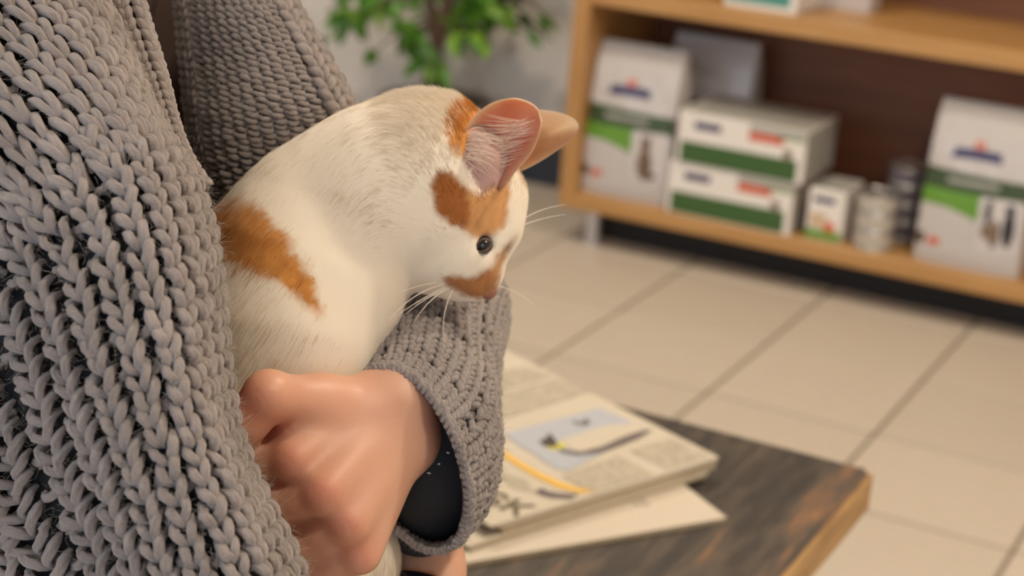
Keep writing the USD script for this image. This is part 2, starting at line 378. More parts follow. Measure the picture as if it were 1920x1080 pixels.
def carton(name, label, x0, x1, y0, y1, z0, z1, group=None):
    t = thing(name, label, 'carton', ((x0 + x1) / 2, (y0 + y1) / 2, z0), 0, group)
    w, d, h = (x1 - x0) / 2, (y1 - y0) / 2, z1 - z0
    obj('box', box(-w, w, -d, d, 0, h, 0.0015), white_card, t)
    f = lambda a, b, c, e, n, m: obj(n, box(-w + 2 * w * a, -w + 2 * w * b, -d - 0.0006, -d + 0.0004, h * c, h * e), m, t, False)
    f(0.035, 0.95, 0.03, 0.44, 'green_band', green_dark); f(0.13, 0.34, 0.70, 0.84, 'logo', navy); f(0.56, 0.995, 0.84, 0.985, 'grey_band', grey_card)
    f(0.78, 0.995, 0.80, 0.84, 'light_green_line', green_light); f(0.56, 0.83, 0.68, 0.83, 'red_mark', red_print); f(0.84, 0.90, 0.45, 0.62, 'brown_picture', tabby_print)
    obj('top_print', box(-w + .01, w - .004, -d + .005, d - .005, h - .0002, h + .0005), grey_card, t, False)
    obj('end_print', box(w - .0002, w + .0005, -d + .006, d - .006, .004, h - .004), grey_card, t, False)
    return t


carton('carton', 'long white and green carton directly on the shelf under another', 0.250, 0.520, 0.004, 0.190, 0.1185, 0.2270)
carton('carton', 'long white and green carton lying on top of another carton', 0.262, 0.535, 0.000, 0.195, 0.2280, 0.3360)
sb = thing('small_carton', 'small upright white carton between long cartons and cans', 'carton', (0.585, 0.080, 0.1185))
obj('box', box(-.037, .037, -.06, .06, 0, .105, 0.0015), white_card, sb)
obj('green_band', box(-.0365, .0365, -.0606, -.0596, .003, .022), green_light, sb, False); obj('logo', box(-.026, .018, -.0606, -.0596, .078, .090), navy, sb, False)
cdk = trimesh.creation.cylinder(0.011, 0.001, transform=trimesh.geometry.align_vectors((0, 0, 1), (0, 1, 0))); cdk.apply_translation((.012, -.0602, .030)); obj('red_picture', cdk, red_print, sb)
obj('tan_picture', box(-.030, .004, -.0606, -.0597, .026, .055), M('tan_print', (0.62, 0.45, 0.30), 0.4), sb, False)
obj('red_edge', box(-.0376, -.0366, -.058, .058, .060, .103), red_print, sb, False); obj('top_print', box(-.034, .034, -.055, .055, .1048, .1056), grey_card, sb, False)

CAN = np.array([(0, 0.0015), (0.036, 0.0015), (0.038, 0), (0.0405, 0.0), (0.0412, 0.0012), (0.0405, 0.003), (0.0395, 0.0045), (0.0395, 0.0325), (0.0405, 0.034), (0.0412, 0.0355), (0.0405, 0.037), (0.038, 0.037), (0.037, 0.0352), (0, 0.0352)])


def can(label, x, y, z, group, rz):
    t = thing('food_can', label, 'can', (x, y, z), rz, group)
    obj('tin', trimesh.creation.revolve(CAN, sections=36), tin, t, 40)
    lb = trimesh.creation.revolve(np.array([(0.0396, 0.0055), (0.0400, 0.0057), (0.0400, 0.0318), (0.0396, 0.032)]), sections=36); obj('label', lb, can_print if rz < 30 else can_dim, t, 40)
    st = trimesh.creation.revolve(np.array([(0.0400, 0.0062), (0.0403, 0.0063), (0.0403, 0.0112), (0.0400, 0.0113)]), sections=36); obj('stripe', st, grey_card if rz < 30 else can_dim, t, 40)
    return t


for k, nm in enumerate(('lowest', 'middle', 'topmost')):
    can(f'{nm} pet food can of the front stack beside the right bag', 0.678, 0.055, 0.1185 + k * 0.0375, None, 10 * k)
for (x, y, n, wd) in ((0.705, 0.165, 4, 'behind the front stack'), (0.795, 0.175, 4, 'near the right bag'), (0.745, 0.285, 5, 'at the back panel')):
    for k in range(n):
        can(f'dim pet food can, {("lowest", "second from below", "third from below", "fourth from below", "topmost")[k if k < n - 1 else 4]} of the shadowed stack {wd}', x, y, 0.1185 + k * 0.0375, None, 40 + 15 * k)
# upper shelf
tb = thing('teal_carton', 'teal and white carton on the upper shelf board', 'carton', (0.400, 0.090, 0.5575))
obj('box', box(-.075, .075, -.07, .07, 0, .12, 0.0015), white_card, tb); obj('teal_panel', box(-.068, .062, -.0706, -.0696, .012, .09), teal_print, tb, False)
make_bag('food_bag', 'grey brown bag standing behind the teal carton above', (0.515, 0.20, 0.5575), 0.13, 0.25, 0.09, 9, dress=False)

# ------------------------------------------------------------------ potted ficus
bark = M('bark', (0.115, 0.060, 0.035), 0.85, noise=0.5, scale=60, bump=0.6, dist=0.003)
def leafm(nm, c):
    return usdkit.material(stage, '/World/Looks/' + nm, {'o': ('object_info', {}), 'h': ('hsv', {'color': c}), 'v': ('map_range', {'to_min': 0.65, 'to_max': 1.35}),
        'p': ('principled_bsdf', {'roughness': 0.35}), 't': ('translucent_bsdf', {}), 'm': ('mix_closure', {'fac': 0.35})},
        [('o.random', 'v.value'), ('v.result', 'h.value'), ('h.color', 'p.base_color'), ('h.color', 't.color'), ('p.BSDF', 'm.closure1'), ('t.BSDF', 'm.closure2')], surface='m.closure')
leaf_a = leafm('leaf', (0.100, 0.275, 0.030)); leaf_b = leafm('leaf_pale', (0.21, 0.40, 0.050)); leaf_c = leafm('leaf_dark', (0.028, 0.090, 0.016))
pot_mat = M('pot_glaze', (0.16, 0.13, 0.11), 0.4); soil = M('soil', (0.04, 0.028, 0.02), 0.95, bump=0.8, scale=90, dist=0.004)
PX, PY = -0.43, 0.215
pf = thing('potted_ficus', 'leafy green ficus tree in a pot by the wall', 'plant', (PX, PY, 0.0))
obj('pot', trimesh.creation.revolve(np.array([(0, 0.001), (0.095, 0.001), (0.10, 0.006), (0.128, 0.185), (0.134, 0.19), (0.134, 0.205), (0.122, 0.205), (0.118, 0.175), (0, 0.175)]), sections=40), pot_mat, pf)
obj('soil', trimesh.creation.cylinder(0.1165, 0.012, sections=32, transform=trimesh.transformations.translation_matrix((0, 0, 0.18))), soil, pf)
trunk = catmull([(0.0, 0, 0.18), (-0.012, -0.005, 0.27), (0.006, 0.0, 0.36), (0.03, 0.0, 0.50), (0.02, 0, 0.70), (0.04, 0, 0.95)], 30)
obj('trunk', tube(trunk, np.linspace(0.017, 0.010, 30), 12), bark, pf)
tr2 = catmull([(0.012, -0.005, 0.18), (0.016, -0.014, 0.28), (-0.010, -0.008, 0.37), (-0.03, 0.01, 0.55), (-0.05, 0, 0.80)], 24); obj('trunk', tube(tr2, np.linspace(0.011, 0.007, 24), 10), bark, pf)
rl = np.random.default_rng(11)


def leaf_mesh(base, axis, nrm, L, W):
    axis = axis / np.linalg.norm(axis); sd = np.cross(nrm, axis); sd /= np.linalg.norm(sd); nrm = np.cross(axis, sd)
    t = np.linspace(0, 1, 7); wv = W / 2 * np.sin(np.pi * t ** 0.8) ** 0.9 * (1 - 0.25 * t); wv[0] = wv[-1] = 0.0006
    V = []
    for k in range(7):
        c = base + axis * L * t[k] - nrm * 0.18 * L * t[k] ** 2
        V += [c - sd * wv[k] + nrm * 0.25 * wv[k], c, c + sd * wv[k] + nrm * 0.25 * wv[k]]
    F = []
    for k in range(6):
        a = k * 3; F += [[a, a + 1, a + 4], [a, a + 4, a + 3], [a + 1, a + 2, a + 5], [a + 1, a + 5, a + 4]]
    return np.array(V), np.array(F)


def twig(p0, p1, n, pale, size=0.055, spread=0.05, droop=0.5):
    path = catmull([p0, (np.array(p0) + p1) / 2 + (0, 0, 0.015), p1], 10); obj('twig', tube(path, np.linspace(0.004, 0.0015, 10), 6), bark, pf)
    for k in range(n):
        u = rl.uniform(0.25, 1); b = path[int(u * 9)]
        ax = rl.normal(size=3) * (1, 0.7, 0.7) + (path[-1] - path[0]) / np.linalg.norm(path[-1] - path[0]) * 0.5 + (0, 0, -droop)
        nn = rl.normal(size=3) * 0.6 + (0.2, -0.7, 0.8)
        L = size * rl.uniform(0.85, 1.4)
        obj('leaf', leaf_mesh(b + rl.normal(size=3) * spread * 0.2, ax, nn, L, L * 0.52), leaf_b if rl.random() < pale else leaf_a, pf, True)


def loc(px, py, y):                                     # a point of the plant: where the view meets the plane y
    d = at(px, py, 1.0) - EYE; t = (y - EYE[1]) / d[1]; return EYE + d * t - np.array([PX, PY, 0.0])


T = lambda z: trunk[np.argmin(np.abs(trunk[:, 2] - z))]
for (z, px, py, y, n, pale, sz) in (
        (0.55, 610, 25, 0.20, 11, 0.1, 0.062), (0.60, 640, 50, 0.24, 9, 0.2, 0.058), (0.50, 600, 85, 0.16, 8, 0.45, 0.055), (0.48, 655, 40, 0.14, 6, 0.5, 0.055),
        (0.42, 700, 100, 0.20, 3, 0.1, 0.056), (0.40, 760, 92, 0.18, 6, 0.2, 0.056), (0.34, 800, 118, 0.20, 6, 0.6, 0.055), (0.36, 900, 75, 0.18, 7, 0.7, 0.055),
        (0.40, 880, 60, 0.22, 6, 0.6, 0.052), (0.45, 925, 30, 0.20, 8, 0.5, 0.06), (0.50, 975, 15, 0.22, 7, 0.4, 0.058), (0.48, 915, 10, 0.26, 6, 0.2, 0.06),
        (0.55, 770, 0, 0.2, 6, 0.2, 0.06), (0.60, 690, -10, 0.2, 9, 0.2, 0.06), (0.62, 620, -20, 0.2, 9, 0.2, 0.06), (0.60, 880, -20, 0.2, 9, 0.3, 0.06),
        (0.60, 960, -25, 0.2, 8, 0.3, 0.06), (0.42, 745, 105, 0.16, 3, 0.3, 0.05), (0.30, 815, 135, 0.17, 4, 0.6, 0.052)):
    twig(T(z), loc(px, py, y), int(n * 1.5) + 1, pale, sz)
leaf_a, leaf_b = leaf_c, leaf_a
for (z, px, py, y, n) in ((0.55, 1035, 45, 0.26, 5), (0.5, 1040, 80, 0.27, 5), (0.45, 985, 65, 0.27, 4), (0.45, 1015, 70, 0.30, 2)):
    twig(T(z), loc(px, py, y), n, 0.15, 0.052, droop=1.2)
for k in range(26):                                     # the crown above the frame
    a = rl.uniform(0, 2 * np.pi); z = rl.uniform(0.6, 0.95); twig(T(z), T(z) + np.array([math.cos(a) * 0.24 - 0.03, math.sin(a) * 0.10 - 0.02, rl.uniform(0.0, 0.16)]), 5, 0.3, 0.06)

# ------------------------------------------------------------------ low table with newspapers
TZ = 0.45
black_wood = usdkit.material(stage, '/World/Looks/worn_black_wood', {
    'g': ('geometry', {}), 'm': ('mapping', {'scale': (14, 1.6, 14)}), 'n': ('noise_texture', {'scale': 5.0, 'detail': 6.0, 'roughness': 0.65}), 'n2': ('noise_texture', {'scale': 26.0, 'detail': 3.0}),
    'x': ('separate_xyz', {}), 'e': ('map_range', {'from_min': 1.145, 'from_max': 1.20, 'to_min': 0.0, 'to_max': 0.20, 'clamp': True}),
    'a': ('math', {'math_type': 'add'}), 'r': ('rgb_ramp', {'ramp': [(0.0, (0.018, 0.015, 0.014)), (0.46, (0.040, 0.033, 0.028)), (0.60, (0.085, 0.066, 0.050)), (0.72, (0.20, 0.105, 0.055)), (0.86, (0.40, 0.235, 0.10))]}),
    'b': ('bump', {'strength': 0.5, 'distance': 0.002}), 'p': ('principled_bsdf', {'roughness': 0.48})},
    [('g.position', 'm.vector'), ('m.vector', 'n.vector'), ('g.position', 'n2.vector'), ('g.position', 'x.vector'), ('x.x', 'e.value'), ('n.fac', 'a.value1'), ('e.result', 'a.value2'),
     ('a.value', 'r.fac'), ('r.color', 'p.base_color'), ('n.fac', 'b.height'), ('b.normal', 'p.normal')], surface='p.BSDF')
raw_wood = M('raw_wood', (0.50, 0.30, 0.115), 0.6, noise=1, scale=18, stretch=(1, 0.5, 5), spread=(0.25, 0.13, 0.05), bump=0.4, dist=0.002)
lt = thing('low_table', 'low wooden table with worn black top and bare end edge', 'table', (0.70, -2.02, 0))
tx0, tx1, ty0, ty1 = -0.42, 0.488, -0.27, 0.262
n = 4; wy = (ty1 - ty0)
obj('tabletop', box(tx0, tx1, ty0, ty1, TZ - .044, TZ, 0.006), black_wood, lt)
obj('bare_end', box(tx1 - .001, tx1 + .0035, ty0 + .004, ty1 - .003, TZ - .043, TZ - .0035, 0.002), raw_wood, lt)
for x in (tx0 + .05, tx1 - .10):
    for y in (ty0 + .04, ty1 - .09): obj('leg', box(x, x + .05, y, y + .05, 0.0005, TZ - .0445, 0.003), M('black_leg', (0.02, 0.018, 0.017), 0.5) if 'k' not in USED else '/World/Looks/black_leg', lt); USED['k'] = 1
obj('apron', box(tx0 + .09, tx1 - .09, ty0 + .05, ty0 + .07, TZ - .10, TZ - .0445), '/World/Looks/black_leg', lt); obj('apron', box(tx0 + .09, tx1 - .09, ty1 - .07, ty1 - .05, TZ - .10, TZ - .0445), '/World/Looks/black_leg', lt)

paper = M('newsprint', (0.545, 0.475, 0.375), 0.8, noise=0.06, scale=12)
paper2 = M('newsprint_edge', (0.50, 0.40, 0.27), 0.85, noise=0.4, scale=90, stretch=(1, 1, 30))
cover = M('magazine_paper', (0.57, 0.49, 0.39), 0.6)
text_grey = M('text_grey', (0.33, 0.28, 0.21), 0.8, noise=1, scale=140, spread=(0.50, 0.43, 0.33)); head_black = M('headline', (0.12, 0.095, 0.055), 0.8); yellow_print = M('yellow_rule', (0.72, 0.42, 0.06), 0.7)
sky_print = M('pale_blue_print', (0.40, 0.41, 0.45), 0.7); bird_dark = M('bird_dark', (0.06, 0.04, 0.04), 0.7); bird_grey = M('bird_grey', (0.13, 0.10, 0.10), 0.7); lime_print = M('lime_print', (0.60, 0.55, 0.06), 0.7)


def sheet(name, O, e1, e2, L1, L2, z0, th, mat, parent, curl=0.0, bow=0.0, n=(28, 20)):
    """A folded bundle of paper, L1 along e1 and L2 along e2; curl lifts the far corner, bow swells the middle."""
    s, t = np.meshgrid(np.linspace(0, 1, n[0] + 1), np.linspace(0, 1, n[1] + 1), indexing='ij')
    def top(s, t): s, t = np.broadcast_arrays(np.asarray(s, float), np.asarray(t, float)); return np.asarray(O) + (s * L1)[..., None] * e1 + (t * L2)[..., None] * e2 + (z0 + th + lift(s, t))[..., None] * np.array([0, 0, 1.0])
    def lift(s, t): return bow * np.sin(np.pi * np.clip(s * 1.2, 0, 1)) * 0.4 + curl * np.clip((t - 0.72) / 0.28, 0, 1) ** 2 * np.clip((s) / 0.35, 0, 1)
    A = top(s, t); B = A - np.array([0, 0, th])
    m1, m2 = A.shape[:2]; idx = np.arange(m1 * m2).reshape(m1, m2)
    q = np.stack([idx[:-1, :-1], idx[1:, :-1], idx[1:, 1:], idx[:-1, 1:]], -1).reshape(-1, 4); N = m1 * m2
    ring = np.r_[idx[:, 0], idx[-1, 1:], idx[-2::-1, -1], idx[0, -2:0:-1]]; r2 = np.roll(ring, -1)
    Q = np.vstack([q, q[:, ::-1] + N, np.stack([ring, ring + N, r2 + N, r2], -1)])
    m = trimesh.Trimesh(np.vstack([A.reshape(-1, 3), B.reshape(-1, 3)]), np.vstack([Q[:, [0, 1, 2]], Q[:, [0, 2, 3]]]), process=False); m.fix_normals()
    p = obj(name, m, mat, parent, 40)
    return p, top


def printed(parent, top, name, mat, s0, s1, t0, t1, shape=None, n=(16, 16), off=0.0006):
    f = lambda s, t: top(s, t) + np.array([0, 0, off])
    s, t = np.meshgrid(np.linspace(s0, s1, n[0] + 1), np.linspace(t0, t1, n[1] + 1), indexing='ij'); V = f(s, t).reshape(-1, 3); m = n[1] + 1
    i, j = np.meshgrid(np.arange(n[0]), np.arange(n[1]), indexing='ij')
    if shape is not None:
        k = shape((s[:-1, :-1] + s[1:, 1:]) / 2, (t[:-1, :-1] + t[1:, 1:]) / 2); i, j = i[k], j[k]
    i, j = i.ravel(), j.ravel()
    q = np.stack([i * m + j, (i + 1) * m + j, (i + 1) * m + j + 1, i * m + j + 1], -1)
    F = np.vstack([q[:, [0, 1, 2]], q[:, [0, 2, 3]]])
    nz = np.cross(V[F[0, 1]] - V[F[0, 0]], V[F[0, 2]] - V[F[0, 0]])[2]
    return obj(name, (V, F if nz > 0 else F[:, ::-1]), mat, parent, True)


def axes(a, b):
    a, b = np.array(a, float), np.array(b, float); d = b - a; L = np.linalg.norm(d); d /= L
    return np.array([d[0], d[1], 0]), L


# lowest: a wide magazine, its right corner at the table's middle
w1 = np.array([1.112, -1.958, 0]); e1, _ = axes((1.112, -1.958), (0.956, -2.176)); e2, _ = axes((1.112, -1.958), (1.054, -1.914)); e2 = np.array([-e1[1], e1[0], 0]) * (1 if np.dot([-e1[1], e1[0], 0], e2) > 0 else -1)
mg = thing('magazine', 'wide pale magazine lying lowest in the pile, corner showing', 'magazine', (0, 0, 0))
sheet('pages', w1, e1, e2, 0.40, 0.30, TZ + .0006, 0.0035, paper2, mg); _, tp = sheet('cover', w1, e1, e2, 0.401, 0.301, TZ + .0042, 0.0012, cover, mg)
num = meshkit.text_mesh('11', 0.016, 0.0003, True); nv = num.vertices.copy(); O = tp(np.array([[0.13]]), np.array([[0.145]]))[0, 0]
num.vertices = O + nv[:, :1] * (-e1) * 0 + nv[:, :1] * (e1 * 0.55 + e2 * 0.2) + nv[:, 1:2] * e2 * 1.0 + nv[:, 2:] * np.array([0, 0, 1]) + np.array([0, 0, .0003]); num.fix_normals(); obj('page_number', num, text_grey, mg, False)
printed(mg, tp, 'text_block', text_grey, 0.12, 0.40, 0.30, 0.60); printed(mg, tp, 'headline', text_grey, 0.70, 0.95, 0.07, 0.20, n=(30, 12), shape=lambda s, t: np.sin(s * 160) + 1.2 * np.sin(t * 60 + s * 9) > 0.3)
# middle: a folded paper, its fold a little ahead of the top one
o2 = np.array([1.070, -1.875, 0]); d1, _ = axes((1.070, -1.875), (0.800, -1.760)); d2 = np.array([d1[1], -d1[0], 0]); d2 = d2 if d2[1] < 0 else -d2
np2 = thing('newspaper', 'folded newspaper in the middle of the pile, only its fold showing', 'newspaper', (0, 0, 0))
off = np.array([-0.004, -0.012, 0])
sheet('inner_pages', o2 + off + d2 * .004, d1, d2, 0.42, 0.283, TZ + .0060, 0.0030, paper2, np2); sheet('outer_sheet', o2 + off, d1, d2, 0.43, 0.290, TZ + .0091, 0.0024, paper, np2)
# top
np1 = thing('newspaper', 'folded newspaper on top of the pile with a bird picture', 'newspaper', (0, 0, 0))
sheet('inner_pages', o2 + d2 * .003, d1, d2, 0.42, 0.262, TZ + .0118, 0.0068, paper2, np1); sheet('inner_pages', o2 + d2 * .001, d1, d2, 0.425, 0.268, TZ + .0190, 0.0022, paper, np1, curl=.002)
_, tn = sheet('front_sheet', o2, d1, d2, 0.43, 0.278, TZ + .0216, 0.0016, paper, np1, curl=.0045, bow=0.0)
pr = lambda nm, m, *a, **k: printed(np1, tn, nm, m, *a, **k)


def px_st(px, py):                                      # a place on the top newspaper's page
    d = at(px, py, 1.0) - EYE; p = EYE + d * ((TZ + .0232 - EYE[2]) / d[2]) - o2
    return float(p @ d1) / 0.43, float(p @ d2) / 0.278


def outline(pts):
    from shapely import Polygon, contains_xy
    g = Polygon([px_st(*p) for p in pts]).buffer(0)
    return lambda s, t: contains_xy(g, s, t)


def pp(name, mat, pts, off=0.0006, res=44):
    q = np.array([px_st(*p) for p in pts]); a, b = q.min(0), q.max(0)
    return pr(name, mat, max(a[0], 0), min(b[0], 1), max(a[1], 0), min(b[1], 1), outline(pts), (res, res), off)


pp('text_block', text_grey, [(1068, 893), (1166, 845), (1108, 832), (1060, 872)][0:0] or [(1052, 893), (1158, 855), (1225, 890), (1110, 925)])
pp('text_block', text_grey, [(1180, 845), (1258, 822), (1330, 856), (1250, 880)]); pp('text_block', text_grey, [(912, 745), (1055, 708), (1105, 735), (930, 790)]); pp('text_block', text_grey, [(915, 700), (985, 688), (1035, 705), (912, 738)])
pp('text_block', text_grey, [(925, 880), (985, 900), (1005, 925), (960, 915)])
pp('photo_panel', sky_print, [(942, 815), (1125, 766), (1215, 805), (1200, 815), (1065, 884), (1040, 878)], 0.0007)
pp('pale_photo_area', paper, [(1052, 826), (1130, 800), (1190, 795), (1212, 806), (1130, 848), (1075, 848)], 0.0009)
pp('bird_neck', bird_grey, [(1040, 838), (1060, 845), (1090, 849), (1130, 838), (1165, 822), (1200, 810), (1222, 808), (1200, 822), (1160, 838), (1120, 852), (1085, 856), (1055, 851)], 0.0012, 70)
pp('bird_head', bird_dark, [(1010, 829), (1022, 824), (1030, 814), (1038, 822), (1046, 834), (1036, 841), (1020, 838)], 0.0012)
pp('bird_beak', lime_print, [(1022, 838), (1040, 840), (1052, 828), (1062, 840), (1045, 846), (1026, 843)], 0.0010)
pp('small_bird', bird_grey, [(1072, 790), (1090, 794), (1098, 786), (1108, 793), (1098, 800), (1076, 796)], 0.0011)
pp('yellow_rule', yellow_print, [(915, 833), (940, 843), (970, 863), (1010, 887), (1050, 905), (1090, 918), (1115, 921), (1090, 926), (1045, 915), (1000, 893), (965, 872), (935, 852), (915, 843)], 0.0008, 90)
pp('small_photo', bird_grey, [(1003, 922), (1016, 916), (1028, 922), (1050, 926), (1085, 928), (1070, 937), (1030, 934), (1012, 929)], 0.0008)
A_ = px_st(915, 945)
tm = meshkit.text_mesh('SK', 0.027, 0.0003, True); v = tm.vertices.copy(); o_ = tn(*px_st(888, 938))
ex = tn(*px_st(968, 968)) - o_; ex /= np.linalg.norm(ex); ey = np.cross((0, 0, 1.0), ex)
tm.vertices = o_ + v[:, :1] * ex + v[:, 1:2] * ey + v[:, 2:] * np.array([0, 0, 1.0]) + np.array([0, 0, .0004]); obj('headline', tm, head_black, np1, False)

# ------------------------------------------------------------------ the cat
fur_body = usdkit.material(stage, '/World/Looks/fur_skin', {'a': ('attribute', {'attribute': 'displayColor'}), 'p': ('principled_bsdf', {'roughness': 0.9, 'specular_ior_level': 0.1, 'sheen_weight': 0.25})}, [('a.color', 'p.base_color')], surface='p.BSDF')
fur_hair = usdkit.material(stage, '/World/Looks/fur_hair', {'a': ('attribute', {'attribute': 'displayColor'}), 'p': ('principled_bsdf', {'roughness': 0.6, 'specular_ior_level': 0.12}), 't': ('translucent_bsdf', {}), 'm': ('mix_closure', {'fac': 0.45})},
    [('a.color', 'p.base_color'), ('a.color', 't.color'), ('p.BSDF', 'm.closure1'), ('t.BSDF', 'm.closure2')], surface='m.closure')
ear_skin = usdkit.material(stage, '/World/Looks/ear_skin', {'a': ('attribute', {'attribute': 'displayColor'}), 'p': ('principled_bsdf', {'roughness': 0.55, 'subsurface_weight': 0.5, 'subsurface_scale': 0.003}), 't': ('translucent_bsdf', {}), 'm': ('mix_closure', {'fac': 0.25})},
    [('a.color', 'p.base_color'), ('a.color', 't.color'), ('p.BSDF', 'm.closure1'), ('t.BSDF', 'm.closure2')], surface='m.closure')
eye_mat = M('eye', (0.010, 0.008, 0.007), 0.22); nose_mat = M('nose_skin', (0.24, 0.095, 0.060), 0.45); lid_mat = M('eyelid', (0.085, 0.045, 0.030), 0.6)
WHITE, ORANGE, DARKOR, LIGHTOR = np.array([0.78, 0.690, 0.560]), np.array([0.54, 0.230, 0.055]), np.array([0.27, 0.090, 0.020]), np.array([0.50, 0.245, 0.090])


def B(a, b, k=0.02):                                    # a bone between two places (px, py, depth, radius)
    return (at(*a[:3]), at(*b[:3]), a[3], b[3], k)


CAT = [B((500, 800, .962, .055), (545, 1040, .960, .058)), B((530, 620, .958, .051), (500, 800, .962, .053), .02), B((560, 480, .962, .046), (530, 620, .958, .051), .02),
       B((480, 560, .975, .039), (500, 800, .975, .053), .02), B((604, 398, .966, .032), (565, 490, .962, .043), .02), B((512, 470, .975, .030), (604, 394, .97, .031), .02),
       B((716, 348, .966, .0390), (604, 402, .966, .033), .02), B((800, 318, .966, .0385), (716, 350, .966, .0405), .02), B((700, 415, .962, .036), (625, 560, .958, .0285), .018),
       B((868, 354, .966, .0290), (805, 324, .966, .036), .02),                                    # skull to nape
       B((896, 398, .964, .0205), (866, 380, .965, .028), .016), B((948, 372, .969, .0085), (926, 428, .964, .0125), .012),   # forehead
       B((916, 440, .962, .0125), (914, 512, .957, .0072), .010), B((914, 512, .957, .0072), (911, 538, .955, .0058), .006),  # bridge to nose
       B((856, 468, .952, .0185), (838, 440, .952, .022), .014), B((880, 528, .9535, .0085), (852, 500, .954, .0145), .010), B((874, 524, .968, .0085), (852, 500, .970, .0140), .010),   # cheek, muzzle pads
       B((850, 530, .958, .0065), (822, 494, .958, .0155), .010), B((822, 478, .958, .0165), (770, 415, .960, .027), .014),   # jaw and throat
       B((622, 560, .958, .0290), (548, 700, .957, .0340), .018)]
lo = np.min([np.minimum(a, b) - max(ra, rb) for a, b, ra, rb, k in CAT], 0) - .006; hi = np.max([np.maximum(a, b) + max(ra, rb) for a, b, ra, rb, k in CAT], 0) + .006


def surface_depth(px, py, f, d0=.88, d1=1.0):           # how deep the coat's skin lies along a line of sight
    d = np.linspace(d0, d1, 1200); v = f(at(px, py, d)); k = int(np.argmax(v < 0)); return float(d[k])


CAT_SKIN = lambda p: field(p, CAT)
EYE_C = at(907, 459, surface_depth(907, 459, CAT_SKIN) + .0036); EYE_F = at(950, 452, .982)
EARPIT = [(at(907, 330, .924), .0118), (at(921, 306, .923), .0138), (at(938, 280, .925), .0140), (at(950, 256, .930), .012)]
DE = surface_depth(907, 459, CAT_SKIN)


def cat_field(p):
    f = field(p, CAT)
    for c, r in ((EYE_C, .0047),):       # eye socket
        d = np.linalg.norm(p - c, axis=-1) - r; f = -smin(-f, d, 0.003)
    for c, r in EARPIT: f = -smin(-f, np.linalg.norm(p - c, axis=-1) - r, 0.006)
    return f


cv, cf = nets(cat_field, lo, hi, 0.0024)
cm = trimesh.Trimesh(cv, cf, process=False); taubin(cm, 6)
if cm.volume < 0: cm.invert()
from shapely import Polygon, contains_xy
POLY = [(DARKOR * .2 + ORANGE * .8, [(330, 330), (392, 356), (440, 368), (490, 395), (535, 440), (568, 486), (588, 530), (599, 570), (604, 600), (592, 588), (570, 566), (548, 548), (525, 530), (495, 518), (465, 506), (430, 494), (380, 470)]),
        (ORANGE, [(842, 262), (848, 226), (868, 204), (905, 192), (935, 190), (900, 240), (872, 292), (850, 292)]),
        (DARKOR, [(806, 352), (814, 330), (832, 318), (856, 330), (874, 352), (884, 388), (880, 424), (862, 430), (838, 418), (816, 392)]),
        (LIGHTOR, [(872, 352), (905, 366), (935, 340), (948, 318), (957, 318), (956, 372), (950, 420), (932, 436), (905, 449), (884, 440), (862, 428), (880, 424), (884, 388)]),
        (ORANGE, [(968, 300), (992, 296), (996, 330), (988, 352), (976, 330)]),
        (LIGHTOR * .8, [(946, 462), (962, 446), (972, 436), (968, 452), (955, 470), (944, 492), (938, 520), (934, 548), (922, 520), (928, 480)]),
        (np.array([.20, .105, .055]), [(940, 472), (950, 458), (966, 444), (971, 447), (962, 460), (950, 474)]),
        (np.array([.32, .132, .045]), [(828, 520), (850, 516), (885, 522), (905, 508), (920, 500), (936, 520), (936, 556), (895, 560), (862, 552), (840, 538)])]
PIT = np.array([0.34, 0.205, 0.175])
POLY = [(c, Polygon(p)) for c, p in POLY]


def coat(p, rng, jit=5.0):
    """The coat's colour at points of the cat: white with orange patches on this flank, temple and muzzle."""
    q = pixel(p); n = rng.normal(size=(len(p), 2)) * jit * np.where(q[:, :1] > 780, 0.6, 1.0)
    w = (meshkit.fbm(p * 160, 3, 5) - 0.5)[:, None] * np.where(q[:, 0] > 780, 10, 26)[:, None]
    xy = q[:, :2] + n + w * np.array([1, -0.7]); col = np.tile(WHITE, (len(p), 1))
    for c, g in POLY:
        k = contains_xy(g, xy[:, 0], xy[:, 1]) & (q[:, 2] < 0.985)
        st = 1 + 0.35 * (meshkit.fbm(p[k] * np.array([260, 260, 120]), 3, 8) - 0.5)[:, None] * 2
        col[k] = c * st
    return col


CB = at(525, 1180, .962)
ct = thing('cat', 'white cat with orange patches held in the arms, looking down', 'cat', CB)
rc = np.random.default_rng(21)
vcol = np.mean([coat(cm.vertices, rc, 6.0) for _ in range(14)], 0) * np.array([0.92, 0.90, 0.88])
_q = pixel(cm.vertices); _in = np.zeros(len(_q))
for c_, r_ in EARPIT: _in = np.maximum(_in, np.clip((r_ + .0012 - np.linalg.norm(cm.vertices - c_, axis=1)) / .002, 0, 1))
_in = np.maximum(_in, contains_xy(Polygon([(870, 296), (880, 250), (905, 214), (950, 192), (1003, 217), (1004, 250), (982, 296), (952, 340), (905, 360), (890, 342)]), _q[:, 0], _q[:, 1]) * (_q[:, 2] < .958))[:, None]
vcol = vcol * (1 - _in) + PIT * (0.75 + 0.5 * meshkit.fbm(cm.vertices * 220, 3, 6)[:, None]) * _in
obj('body', (cm.vertices - CB, cm.faces), fur_body, ct, True, col=vcol)


def loft(rows, nu=22, nv=22):
    """rows of three (px, py, depth) across an ear, base to tip -> smooth grid."""
    R = np.array(rows, float); k = len(R)
    g = np.zeros((k, nu, 3)); s = np.linspace(0, 1, nu)
    for a in range(k):
        p0, p1, p2 = R[a]; m = 2 * p1 - 0.5 * (p0 + p2); g[a] = ((1 - s) ** 2)[:, None] * p0 + (2 * s * (1 - s))[:, None] * m + (s ** 2)[:, None] * p2
    t = np.linspace(0, 1, k); G = CubicSpline(t, g, axis=0)(np.linspace(0, 1, nv))
    return at(G[..., 0], G[..., 1], G[..., 2])


